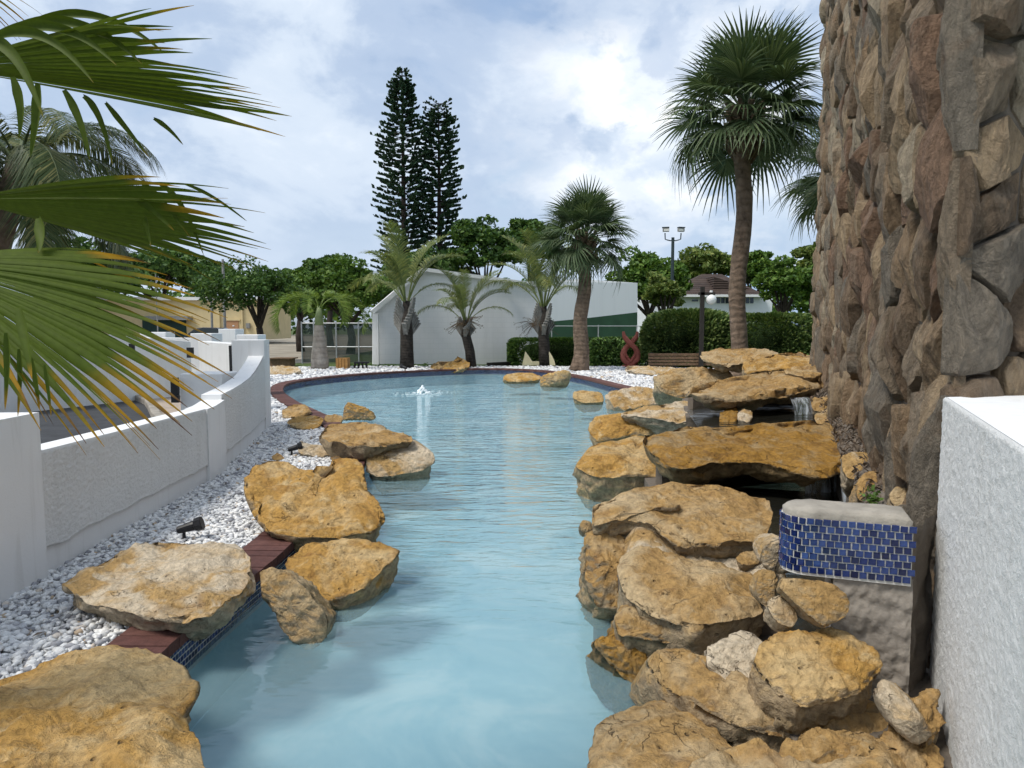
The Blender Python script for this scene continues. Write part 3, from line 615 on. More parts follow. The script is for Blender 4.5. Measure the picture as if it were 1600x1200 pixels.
# white gate walls further left, each with its dark gate leaf
def gate_pier(c, sx, sy_, h, rz, label, name='gate_pier', lip=True):
    o = MB().box((c[0], c[1], h/2-0.05), (sx, sy_, h+0.1), rz).build(name, M['white'], origin=(c[0], c[1], 0)); bevel(o, 0.012); return tag(o, label, 'pier', 'white piers of the entrance')
def px_pier(x0, x1, ytop, y, depth, label, rz=0.0):
    a, b = D(x0, ytop, y), D(x1, ytop, y); return gate_pier(((a[0]+b[0])/2, y+depth/2), b[0]-a[0], depth, a[2], rz, label)
px_pier(280, 347, 584, 8.7, 0.5, 'low square white pier just behind the swept part of the garden wall')
px_pier(297, 331, 521, 13.6, 0.5, 'white pier with a black gate hinge left of the middle entrance wall')
px_pier(341, 368, 514, 19.0, 0.6, 'small white pier farthest back behind the entrance walls')
px_pier(369, 403, 523, 15.2, 0.5, 'white pier right behind the swept end of the garden wall')
px_pier(218, 259, 519, 18.0, 0.5, 'white pier at the far left of the entrance beside the black car')
def px_wall(x0, y0, ty0, x1, y1, ty1, label, thick=0.25):
    a, b = D(x0, ty0, y0), D(x1, ty1, y1); d = (b-a)[:2]; d /= np.linalg.norm(d); nn = np.array([-d[1], d[0]])*thick
    poly = [a[:2], b[:2], b[:2]+nn, a[:2]+nn]; o = MB().prism(poly, -0.1, [a[2], b[2], b[2], a[2]]).build('entrance_wall', M['stucco'], origin=(a[0], a[1], 0)); bevel(o, 0.01)
    return tag(o, label, 'wall')
px_wall(309, 12.9, 533, 361, 12.4, 537, 'tall white entrance wall panel between two black gates')
px_wall(-40, 11.8, 505, 300, 16.0, 534, 'long white entrance wall behind the palm leaves across the driveway')
px_wall(215, 17.5, 527, 300, 17.5, 528, 'low far white wall in front of the parked black car')
def gate(x0, x1, y0, y1, y, label):
    a, b = D(x0, y0, y), D(x1, y1, y); g = thing('gate_leaf', (a[0], y, b[2]), label, 'gate'); w = b[0]-a[0]
    MB().box(((a[0]+b[0])/2, y, (a[2]+b[2])/2), (w*0.86, 0.035, (a[2]-b[2]))).build('gate_panel', M['iron'], g)
    for zz in (0.18, 0.5, 0.82): MB().box((b[0]-w*0.02, y-0.03, b[2]+(a[2]-b[2])*zz), (w*0.16, 0.05, 0.07)).build('hinge', M['iron'], g)
gate(357, 372, 540, 587, 11.6, 'black metal gate leaf hung beside the swept end of the wall')
gate(291, 303, 543, 559, 12.9, 'black metal gate leaf left of the tall entrance panel')
gate(266, 281, 590, 629, 8.6, 'black metal gate leaf against the low square pier')
gate(201, 211, 537, 552, 13.3, 'small black metal gate leaf seen between the yellowed leaf tips')

# ------------------------------------------------------------------ white stucco block at the right
WA = np.array([1.785, 2.90]); wdir = np.array([-0.53, -1.16]); wdir /= np.linalg.norm(wdir); wn_ = np.array([wdir[1], -wdir[0]])   # outward, towards the pool
if wn_[0] > 0: wn_ = -wn_
ZW = 1.213
rw = thing('stucco_block_wall', (WA[0], WA[1], 0), 'thick white stucco wall at the right edge with a flat top', 'wall')
Bp = WA+wdir*3.2
MB().prism([WA, WA+np.array([2.6, 0.50]), Bp+np.array([2.6, -0.2]), Bp], -0.6, ZW).build('wall_core', M['white'], rw)
nu, nw = 230, 190; U, Wd = np.meshgrid(np.linspace(0, 1, nu)**1.25, np.linspace(0, 1, nw)); s = U*2.2; z = -0.35+(ZW+0.35)*Wd
q = np.c_[s.ravel(), z.ravel(), s.ravel()*0]
bl = fbm(q*30, 2, 4); d = (0.013+0.0045*np.clip(bl, -0.2, 1.2)+0.0022*perlin(q*85, 6)).reshape(s.shape)
edge = 0.010*perlin(np.c_[z[:, 0]*26, z[:, 0]*0, z[:, 0]*0], 5)+0.006*perlin(np.c_[z[:, 0]*70, z[:, 0]*0, z[:, 0]*0], 7)
s2 = s+(edge[:, None]-0.006)*np.clip(1-s/0.06, 0, 1); d[-1] = 0.004; d[:, 0] = -0.01
X = WA[None, None]+wdir[None, None]*s2[..., None]+wn_[None, None]*d[..., None]; V = np.dstack([X, z]).reshape(-1, 3)
i = np.arange(nu*nw).reshape(nw, nu); F = np.stack([i[:-1, :-1], i[1:, :-1], i[1:, 1:], i[:-1, 1:]], -1).reshape(-1, 4)
obj('stucco_coat', V, F, M['stucco'], rw, True)

# ------------------------------------------------------------------ rubble stone tower
C0 = np.array([1.83, 2.96]); U1 = np.array([0.339, 0.941]); N1 = np.array([-0.941, 0.339]); U2 = np.array([0.98, 0.20]); N2 = np.array([0.20, -0.98]); L1, L2, HT = 9.0, 2.6, 7.4
tower = thing('stone_tower', (C0[0], C0[1], 0), 'tall tower wall of brown and grey rubble stones at the right', 'wall')
in1 = -N1*0.06; in2 = -N2*0.06
p0 = C0+in1+in2; MB().prism([p0, p0+U2*L2, p0+U2*L2+U1*L1, p0+U1*L1], -0.5, HT).build('mortar_core', M['mortar'], tower)
def clip(poly, p, nrm):
    out = []; m = len(poly)
    for i in range(m):
        a, b = poly[i], poly[(i+1) % m]; da, db = (a-p)@nrm, (b-p)@nrm
        if da <= 0: out.append(a)
        if (da < 0 < db) or (db < 0 < da): out.append(a+(b-a)*(da/(da-db)))
    return out
def cells(w, h, cw, ch, seed, z0):
    r = np.random.RandomState(seed); nx, ny = max(2, int(w/cw)), int(h/ch); pts = []
    for j in range(ny):
        for i_ in range(nx):
            if r.rand() < 0.10: continue
            pts.append(((i_+0.5+0.5*(j % 2)-0.25+r.uniform(-0.42, 0.42))*w/nx, z0+(j+0.5+r.uniform(-0.42, 0.42))*h/ny))
    P = np.array(pts); asp = ch/cw*0.9; res = []
    S = np.c_[P[:, 0]*asp, P[:, 1]]
    for k in range(len(P)):
        poly = [np.array(v) for v in ((0, z0), (w*asp, z0), (w*asp, z0+h), (0, z0+h))]
        dd = np.linalg.norm(S-S[k], axis=1); order = np.argsort(dd)[1:26]
        for m in order:
            if dd[m] > 4*ch: break
            dv = S[m]-S[k]; poly = clip(poly, (S[m]+S[k])/2-dv/np.linalg.norm(dv)*0.0, dv)
            if len(poly) < 3: break
        if len(poly) >= 3: res.append(np.array([(v[0]/asp, v[1]) for v in poly]))
    return res
def stone(poly, org, U, N, prot, seed, m, lump, gap=0.010):
    """one rubble stone: uneven rounded block standing out of the mortar"""
    r = np.random.RandomState(seed); c = poly.mean(0); dpol = poly-c; L = np.linalg.norm(dpol, axis=1)
    poly = c+dpol*np.clip(1-gap/np.maximum(L, 0.03), 0.5, 1)[:, None]
    Q = resample(poly, m); Q = 0.06*np.roll(Q, 1, 0)+0.88*Q+0.06*np.roll(Q, -1, 0)
    size = math.sqrt(abs(0.5*np.sum(Q[:, 0]*np.roll(Q[:, 1], -1)-Q[:, 1]*np.roll(Q[:, 0], -1))))
    rings = [(1.0, -0.06), (1.0, prot*0.35), (0.985, prot*0.80), (0.94, prot*0.99), (0.80, prot*1.02), (0.66, prot*1.04), (0.52, prot*1.05), (0.38, prot*1.05), (0.24, prot*1.05), (0.1, prot*1.05)]
    tx, tz = r.uniform(-0.28, 0.28), r.uniform(-0.15, 0.15); V = []
    for sc, h in rings:
        A = c+(Q-c)*sc; hh = h+(tx*(A[:, 0]-c[0])+tz*(A[:, 1]-c[1]) if h > 0 else 0)
        V.append(np.c_[A, hh*np.ones(m)])
    V.append(np.array([[c[0], c[1], prot*1.06]])); V = np.vstack(V)
    Hs = V[:, 2] > 0.0
    for q_ in range(4):
        g1, g2 = r.normal(0, 0.42, 2); pl_h = prot*r.uniform(0.92, 1.12)+0.012+g1*(V[:, 0]-c[0])+g2*(V[:, 1]-c[1])*0.7
        V[:, 2] = np.where(Hs, np.maximum(np.minimum(V[:, 2], pl_h), -0.02), V[:, 2])
    nz_ = 0.8*fbm(V*np.array([1.6, 0.8, 1])*(2.2/size*0.5+2.0)+seed*1.7, 4, seed, 0.6)+0.55*fbm(V*np.array([11, 3.5, 6])+seed, 4, seed+7, 0.6, True)-0.3; k = np.where(V[:, 2] > 0, 1.0, 0.2)
    V[:, 2] += k*lump*nz_; V[:, :2] += (k*lump*0.35)[:, None]*np.c_[fbm(V*7+seed, 2, seed+1), fbm(V*7-seed, 2, seed+2)]
    V[:, 2] = np.where(np.arange(len(V)) < m, -0.06, np.maximum(V[:, 2], -0.03))
    P = np.c_[org[None]+V[:, :1]*U[None]+V[:, 2:3]*N[None], V[:, 1]]
    F = []
    for q_ in range(len(rings)-1):
        for i_ in range(m): F.append((q_*m+i_, q_*m+(i_+1) % m, (q_+1)*m+(i_+1) % m, (q_+1)*m+i_))
    e = len(V)-1; q_ = (len(rings)-1)*m
    for i_ in range(m): F.append((q_+i_, q_+(i_+1) % m, e))
    return P, F
todo = []
for face, (org, U, N, w, cw, ch, seed) in enumerate(((C0, U1, N1, L1, 0.20, 0.47, 21), (C0, U2, N2, L2, 0.20, 0.27, 33))):
    for k, poly in enumerate(cells(w, HT+0.4, cw, ch, seed, -0.4)):
        c = poly.mean(0); P3 = np.r_[org+U*c[0], c[1]]
        y = P3[1]; pyv = 600-FPX*((P3[2]-CAMZ)*cp+y*sp)/(y*cp-(P3[2]-CAMZ)*sp); vis = -60 < pyv < 1250
        if face == 1 and (c[1] < 1.15 or c[0] > 1.5): vis = False
        sz = np.linalg.norm(np.ptp(poly, axis=0))/y**1.5*(1 if vis else 0.02)
        todo.append((sz, face, k, poly, org, U, N))
todo.sort(key=lambda q: -q[0]); mass = MB(); rr = random.Random(5)
for idx, (sz, face, k, poly, org, U, N) in enumerate(todo):
    prot = (rr.uniform(0.02, 0.075) if rr.random() < 0.84 else rr.uniform(0.075, 0.13)) if face == 0 else rr.uniform(0.03, 0.085)
    m = 56 if idx < 60 else (24 if idx < 160 else 12)
    P, F = stone(poly, org, U, N, prot, k+face*1000, m, 0.013 if face == 0 else 0.012, 0.011 if face == 0 else 0.014)
    if idx < 300: obj('stone', P, F, M['stone'], tower, False)
    else: mass.add(P, F)
tag(mass.build('stones', M['stones'], tower, True), kind='stuff')

# ------------------------------------------------------------------ boulders
def rock(name, label, px, zf, zb, thick, seed, mat='rock', rough=1.0, box=0.55, taper=0.25, nu=120, nv=56, group='limestone boulders round the pool', ztilt=0.0, lean=None, cat='rock', dome=0.0):
    """a boulder whose worn upper face has the given outline; zf / zb: heights of its near and far rim; thickness reaches down behind and below it"""
    A = np.array(px, float); y0, y1 = A[:, 1].min(), A[:, 1].max(); x0, x1 = A[:, 0].min(), A[:, 0].max()
    A = smooth_closed(A, nu)
    t = np.clip((y1-A[:, 1])/(y1-y0), -0.1, 1.1); zz = zf+(zb-zf)*t+ztilt*((A[:, 0]-x0)/(x1-x0)-0.5)
    Q = np.array([G(a[0], a[1], z) for a, z in zip(A, zz)]); c = Q.mean(0); Q = c+(Q-c)*1.03
    u, s_, vt = np.linalg.svd(Q-c); nrm = vt[2]*(1 if vt[2][2] > 0 else -1)
    if lean is not None: nrm = np.array(lean, float); nrm /= np.linalg.norm(nrm)
    size = 0.5*(np.linalg.norm(np.ptp(Q, axis=0))); V = []
    nt = int(nv*0.42)
    prof = [(u, 0.10*(1-u**3.5), 0.0) for u in np.sin(np.linspace(0, math.pi/2, nt+1))[1:]]
    for ph in np.linspace(0, math.pi/2, nv-2-nt+1)[1:]:
        dn = math.sin(ph)**0.9; rr_ = math.cos(ph)**0.30 if ph < 1.5707 else 0.02; prof.append((max(0.02, rr_*(1+0.03*math.sin(ph*2)))*(1-taper*dn), -dn, 1.0))
    for (r, h, low_) in prof:
        V.append(c+(Q-c)*r+nrm*thick*h+nrm*dome*(1-r*r)*(1-low_))
    top, bot = c+nrm*(thick*0.10+dome), c-nrm*thick
    V = np.vstack(V+[top[None], bot[None]]); nr = len(prof); m = nu
    F = [(q*m+i, (q+1)*m+i, (q+1)*m+(i+1) % m, q*m+(i+1) % m) for q in range(nr-1) for i in range(m)]
    F += [(len(V)-2, i, (i+1) % m) for i in range(m)]+[(len(V)-1, (nr-1)*m+(i+1) % m, (nr-1)*m+i) for i in range(m)]
    # normals by finite rings, then relief: lumps, ledges, broken edges, pits
    me = mesh_data(name, V, F); N = np.zeros(len(V)*3); me.vertices.foreach_get('normal', N); N = N.reshape(-1, 3); bpy.data.meshes.remove(me)
    f = 1.0/size; S = V-c
    d = 0.070*fbm(S*f*1.6+seed*3.1, 3, seed)+0.045*fbm(S*f*np.array([3.2, 3.2, 5.5])+seed, 3, seed+5, 0.55, True)
    st = S@nrm*f*9+1.3*fbm(S*f*1.9+seed, 2, seed+9); led = (st-np.floor(st)); led = np.clip(led*3, 0, 1)-led
    sideness = 1-np.abs(N@nrm); d += 0.070*led*np.clip(sideness*1.6-0.2, 0, 1)
    d += 0.026*fbm(S*f*7+seed, 4, seed+13, 0.62)
    brk = perlin(S*f*2.4+seed*7.7, seed+21); d -= 0.10*np.clip(brk-0.22, 0, 0.5)*np.clip(sideness*1.5, 0.15, 1)
    V = V+N*(d*size*rough)[:, None]
    rs = np.random.RandomState(seed)                 # broken facets on the flanks
    for k in range(12):
        pn_ = rs.normal(size=3); pn_ -= nrm*(pn_@nrm)*0.6; pn_ /= np.linalg.norm(pn_); e = (V-c)@pn_; lim = np.quantile(e, rs.uniform(0.972, 0.998)); over = np.clip(e-lim-0.02*size*perlin(V*f*3+k, seed), 0, None); V = V-pn_[None]*(over*0.92)[:, None]
    nq = len(F)-2*m
    o = obj(name, V, F, M[mat], None, True, origin=(c[0], c[1], V[:, 2].min()))
    return tag(o, label, cat, group)
GL, GR, GF, GS = 'boulders along the left shore', 'stacked boulders of the cascade', 'boulders on the far shore', 'small rocks by the tiled pier'
# left shore
rock('boulder', 'big ochre boulder at the lower left corner of the pool', [(-90, 1075), (0, 1056), (60, 1042), (108, 1016), (155, 1002), (200, 1002), (235, 1020), (268, 1030), (302, 1046), (316, 1066), (305, 1092), (297, 1112), (306, 1150), (318, 1190), (322, 1260), (150, 1330), (-90, 1330)], 0.30, 0.20, 0.5, 3, 'rock', 0.55, 0.42, 0.15, 170, 70, GL)
rock('boulder', 'long flat tan boulder slab lying on gravel beside the spotlight', [(100, 905), (112, 894), (150, 882), (190, 860), (235, 846), (300, 848), (352, 852), (397, 860), (404, 876), (402, 900), (396, 925), (375, 945), (335, 956), (290, 962), (255, 962), (215, 955), (175, 945), (135, 935), (106, 920)], 0.16, 0.20, 0.26, 7, 'rock_pale', 0.7, 0.42, 0.3, 160, 64, GL)
rock('boulder', 'upright brown stone leaning into the water between two slabs', [(402, 893), (413, 878), (440, 890), (470, 906), (490, 932), (513, 960), (519, 974), (512, 992), (490, 1012), (470, 1018), (456, 1008), (446, 988), (430, 968), (410, 942), (401, 920)], -0.19, 0.24, 0.34, 12, 'rock_tan', 0.8, 0.6, 0.1, 120, 50, GL)
rock('boulder', 'flat ochre boulder reaching into the water below the big boulder', [(446, 884), (456, 862), (480, 850), (510, 843), (545, 840), (580, 843), (612, 849), (627, 857), (618, 872), (600, 884), (585, 908), (560, 922), (530, 933), (500, 930), (472, 912), (456, 900)], -0.05, 0.1, 0.3, 17, 'rock', 0.7, 0.5, 0.15, 130, 54, GL)
rock('boulder', 'large orange boulder with a notched top on the left shore', [(383, 750), (394, 732), (420, 719), (450, 720), (482, 729), (508, 728), (518, 714), (535, 708), (553, 714), (566, 730), (574, 755), (590, 780), (601, 805), (603, 830), (585, 834), (545, 838), (500, 839), (452, 836), (418, 826), (395, 800), (384, 774)], 0.08, 0.48, 0.4, 23, 'rock', 0.65, 0.5, 0.2, 150, 64, GL)
rock('boulder', 'blocky pale boulder with an ochre nose over the water', [(567, 705), (590, 692), (612, 684), (640, 682), (660, 691), (673, 705), (679, 718), (671, 731), (652, 736), (628, 740), (600, 744), (577, 741), (568, 725)], -0.09, 0.26, 0.45, 29, 'rock_pale', 0.7, 0.5, 0.2, 110, 46, GL)
rock('boulder', 'long arched tan boulder bridging the coping', [(491, 682), (494, 669), (515, 662), (545, 659), (580, 658), (602, 661), (608, 669), (640, 677), (652, 685), (630, 688), (602, 692), (577, 695), (560, 696), (530, 690), (507, 692)], 0.24, 0.34, 0.32, 31, 'rock_tan', 0.7, 0.5, 0.35, 120, 46, GL)
rock('boulder', 'pointed orange boulder at the far end of the left row', [(536, 655), (538, 630), (550, 629), (575, 639), (585, 646), (587, 655), (570, 657), (545, 657)], -0.08, 0.22, 0.4, 37, 'rock', 0.7, 0.6, 0.2, 90, 40, GL)
rock('boulder', 'low golden rock on gravel between grey rock and arched boulder', [(448, 657), (462, 650), (490, 649), (507, 653), (505, 662), (490, 669), (470, 671), (455, 665)], 0.03, 0.14, 0.16, 41, 'rock', 0.8, 0.55, 0.4, 80, 36, GL)
rock('boulder', 'low grey rock where the brick coping curves away', [(438, 644), (450, 634), (470, 631), (485, 635), (486, 644), (472, 649), (452, 653), (441, 651)], 0.04, 0.17, 0.16, 43, 'rock_tan', 0.8, 0.55, 0.4, 80, 36, GL)
rock('boulder', 'small grey rock wedged beside the pointed orange boulder', [(506, 654), (513, 648), (528, 647), (536, 652), (533, 660), (515, 661)], 0.03, 0.12, 0.16, 47, 'rock_tan', 0.8, 0.6, 0.3, 64, 30, GL)
rock('boulder', 'low pale rock behind the second spotlight', [(462, 698), (472, 692), (495, 694), (518, 698), (524, 704), (515, 712), (495, 713), (470, 708)], 0.03, 0.13, 0.16, 53, 'rock_pale', 0.8, 0.55, 0.3, 80, 36, GL)
rock('boulder', 'tiny brown rock in the gravel behind the large orange boulder', [(424, 716), (430, 708), (438, 709), (444, 716), (434, 719)], 0.02, 0.07, 0.08, 57, 'rock_tan', 0.8, 0.6, 0.3, 48, 24, GL)
# far shore
rock('boulder', 'flat pale rock on gravel beyond the swept wall end', [(413, 580), (418, 573), (440, 570), (462, 571), (474, 577), (470, 582), (445, 584), (420, 584)], 0.05, 0.30, 0.3, 61, 'rock_pale', 0.8, 0.5, 0.2, 80, 36, GF)
rock('boulder', 'craggy low rock under the two white-wall palms', [(666, 573), (680, 566), (700, 565), (715, 559), (730, 563), (738, 572), (730, 577), (700, 578), (675, 578)], 0.02, 0.32, 0.3, 67, 'rock', 1.3, 0.55, 0.2, 90, 40, GF)
rock('boulder', 'flat tan rock on the far coping left of its neighbour', [(783, 589), (795, 582), (820, 581), (838, 583), (846, 590), (832, 594), (805, 596), (788, 594)], -0.08, 0.16, 0.3, 71, 'rock', 0.8, 0.5, 0.2, 80, 36, GF)
rock('boulder', 'tilted ochre rock at the foot of the middle palm', [(842, 594), (855, 586), (872, 581), (888, 582), (890, 588), (880, 595), (862, 600), (848, 599)], -0.10, 0.28, 0.3, 73, 'rock', 0.8, 0.55, 0.2, 80, 36, GF)
rock('boulder', 'flat pale rock on gravel in front of the bench', [(972, 575), (990, 572), (1020, 572), (1050, 574), (1072, 579), (1055, 584), (1020, 585), (990, 581)], 0.06, 0.22, 0.25, 79, 'rock_pale', 0.8, 0.5, 0.2, 80, 36, GF)
# cascade, from the far end towards the viewer
rock('boulder', 'rounded ochre rock at the water, leftmost of the cascade', [(894, 618), (901, 610), (920, 609), (940, 612), (946, 619), (943, 627), (925, 629), (905, 628)], -0.10, 0.14, 0.36, 83, 'rock', 0.8, 0.55, 0.15, 80, 40, GR)
rock('boulder', 'broad pale boulder at the water beside the leftmost cascade rock', [(944, 622), (949, 611), (965, 606), (990, 603), (1020, 606), (1036, 615), (1042, 625), (1020, 631), (990, 635), (970, 638), (955, 632)], -0.08, 0.26, 0.5, 89, 'rock_pale', 0.8, 0.55, 0.15, 100, 46, GR)
rock('boulder', 'bulky tan boulder behind the upper ledge slab', [(1021, 600), (1024, 586), (1042, 579), (1080, 574), (1138, 572), (1152, 580), (1144, 600), (1122, 620), (1090, 624), (1060, 620), (1032, 611)], 0.22, 0.78, 0.7, 97, 'rock_tan', 0.7, 0.5, 0.1, 120, 50, GR)
rock('boulder', 'flat tan slab highest at the back of the cascade', [(1094, 553), (1102, 547), (1140, 544), (1190, 544), (1216, 549), (1230, 556), (1200, 560), (1172, 564), (1150, 568), (1120, 568), (1100, 561)], 0.86, 1.09, 0.30, 101, 'rock_tan', 0.7, 0.45, 0.2, 110, 46, GR)
rock('boulder', 'golden slab lying against the stone tower at the back', [(1148, 580), (1153, 569), (1178, 560), (1212, 552), (1245, 550), (1274, 556), (1278, 566), (1242, 573), (1200, 578), (1165, 584)], 0.80, 1.06, 0.26, 103, 'rock', 0.6, 0.45, 0.2, 110, 46, GR)
rock('boulder', 'wide overhanging ledge slab above the upper waterfall', [(1072, 612), (1086, 602), (1108, 596), (1142, 589), (1182, 583), (1230, 579), (1276, 579), (1296, 586), (1298, 596), (1280, 604), (1240, 612), (1200, 619), (1160, 624), (1125, 625), (1096, 623)], 0.66, 0.88, 0.3, 107, 'rock_tan', 0.6, 0.45, 0.35, 140, 50, GR)
rock('boulder', 'thin pale slab lying below the upper ledge', [(966, 645), (992, 637), (1040, 629), (1090, 623), (1120, 628), (1130, 640), (1128, 654), (1100, 659), (1050, 656), (1000, 650)], 0.30, 0.42, 0.34, 109, 'rock_pale', 0.6, 0.45, 0.2, 120, 46, GR)
rock('boulder', 'golden boulder at the water under the thin pale slab', [(922, 668), (931, 652), (955, 645), (1000, 643), (1050, 641), (1085, 645), (1099, 658), (1096, 672), (1060, 676), (1012, 679), (980, 682), (945, 688), (923, 688)], 0.02, 0.34, 0.6, 113, 'rock', 0.6, 0.5, 0.1, 130, 50, GR)
rock('boulder', 'broad ochre boulder with a pointed nose over the water', [(895, 720), (906, 707), (940, 693), (980, 684), (1012, 676), (1050, 690), (1062, 722), (1030, 740), (990, 745), (950, 744), (928, 741), (910, 732)], 0.12, 0.36, 0.6, 127, 'rock', 0.6, 0.5, 0.1, 150, 54, GR)
rock('boulder', 'huge long golden slab spanning to the stone tower above the lower waterfall', [(997, 692), (1004, 678), (1030, 668), (1070, 665), (1120, 667), (1180, 662), (1250, 657), (1308, 657), (1318, 672), (1318, 700), (1312, 728), (1290, 738), (1245, 733), (1205, 722), (1155, 718), (1112, 722), (1080, 730), (1042, 732), (1012, 726), (1006, 712)], 0.40, 0.585, 0.24, 131, 'rock_wet', 0.55, 0.45, 0.2, 190, 60, GR)
rock('boulder', 'flat tan slab capping the near stack beside the tiled pier', [(905, 796), (922, 785), (960, 772), (1000, 759), (1040, 751), (1090, 752), (1132, 755), (1170, 770), (1203, 780), (1208, 800), (1208, 828), (1188, 842), (1150, 842), (1110, 848), (1068, 848), (1036, 832), (1015, 815), (985, 810), (950, 815), (918, 810)], 0.36, 0.50, 0.28, 137, 'rock_tan', 0.6, 0.45, 0.15, 180, 60, GR)
rock('boulder', 'craggy upright stone under the capping slab at the water side', [(910, 838), (925, 824), (960, 828), (990, 845), (1000, 880), (995, 920), (975, 950), (945, 962), (924, 940), (914, 900)], -0.06, 0.34, 0.6, 139, 'rock_tan', 1.0, 0.55, 0.0, 120, 50, GR)
rock('boulder', 'brown jutting stone at the waterline low in the near stack', [(922, 1004), (945, 986), (965, 962), (1005, 958), (1030, 1000), (1020, 1050), (996, 1080), (968, 1056), (942, 1030)], -0.18, 0.08, 0.6, 149, 'rock_wet', 1.0, 0.55, 0.0, 120, 50, GR)
rock('boulder', 'stepped slab with an ochre puddle stain below the capping slab', [(968, 878), (985, 852), (1040, 856), (1100, 874), (1160, 884), (1192, 902), (1186, 930), (1192, 952), (1165, 962), (1125, 970), (1085, 972), (1035, 958), (995, 940), (970, 915)], 0.19, 0.29, 0.55, 151, 'rock_tan', 0.7, 0.45, 0.0, 160, 56, GR)
rock('boulder', 'long sloping slab running across the lower stack', [(985, 1008), (1010, 992), (1060, 1012), (1100, 1042), (1150, 1078), (1200, 1098), (1240, 1112), (1300, 1118), (1370, 1100), (1420, 1112), (1418, 1140), (1360, 1158), (1280, 1154), (1200, 1145), (1120, 1120), (1060, 1085), (1008, 1045)], 0.02, 0.14, 0.5, 157, 'rock_tan', 0.7, 0.5, 0.0, 180, 56, GR)
rock('boulder', 'flat sandy slab at the bottom edge beside the water', [(915, 1195), (936, 1115), (962, 1104), (1020, 1096), (1062, 1104), (1112, 1134), (1150, 1180), (1180, 1240), (1150, 1330), (905, 1330)], -0.02, 0.0, 0.6, 163, 'rock_tan', 0.6, 0.42, 0.1, 150, 54, GR)
rock('boulder', 'pitted ochre boulder in front of the tiled pier', [(1174, 1020), (1188, 1002), (1222, 978), (1262, 988), (1318, 982), (1358, 998), (1382, 1022), (1376, 1056), (1350, 1080), (1312, 1094), (1262, 1104), (1226, 1096), (1202, 1070), (1184, 1046)], 0.18, 0.32, 0.45, 167, 'rock', 1.0, 0.45, 0.05, 150, 60, GR)
rock('boulder', 'rounded pale boulder left of the pitted boulder', [(1098, 1022), (1112, 1002), (1150, 988), (1185, 988), (1205, 1020), (1205, 1062), (1185, 1090), (1152, 1082), (1116, 1056)], 0.06, 0.23, 0.4, 173, 'rock_pale', 0.9, 0.5, 0.1, 110, 50, GR)
rock('boulder', 'dark brown rock mass at the lower right under the sloping slab', [(1085, 1180), (1150, 1150), (1250, 1172), (1370, 1160), (1432, 1140), (1440, 1190), (1400, 1260), (1300, 1330), (1100, 1330)], 0.04, 0.08, 0.4, 179, 'rock_tan', 1.1, 0.5, 0.1, 140, 54, GR)
rock('boulder', 'dark rough rock filling the gap between lower stack and stucco wall', [(1385, 1130), (1420, 1090), (1462, 1080), (1472, 1130), (1468, 1200), (1440, 1260), (1390, 1240), (1375, 1180)], 0.0, 0.16, 0.4, 211, 'rock_tan', 1.3, 0.5, 0.0, 110, 46, GR)
rock('boulder', 'pale rock face plugging the stack beneath the capping slab', [(985, 830), (1040, 845), (1110, 856), (1180, 850), (1185, 885), (1110, 890), (1040, 880), (990, 872)], 0.10, 0.34, 0.4, 215, 'rock_pale', 1.0, 0.5, 0.0, 100, 40, GR)
rock('boulder', 'tan rock bulging from the waterside between jutting stone and sloping slab', [(955, 955), (1000, 935), (1060, 965), (1110, 1000), (1100, 1035), (1050, 1010), (1000, 1000), (965, 990)], 0.0, 0.16, 0.45, 217, 'rock_tan', 1.0, 0.5, 0.0, 100, 40, GR)
rock('boulder', 'brown rock wedged below the pitted boulder at the bottom edge', [(1215, 1172), (1255, 1138), (1330, 1140), (1390, 1148), (1396, 1185), (1335, 1202), (1250, 1202)], 0.05, 0.11, 0.3, 221, 'rock_tan', 1.1, 0.5, 0.0, 100, 40, GR)
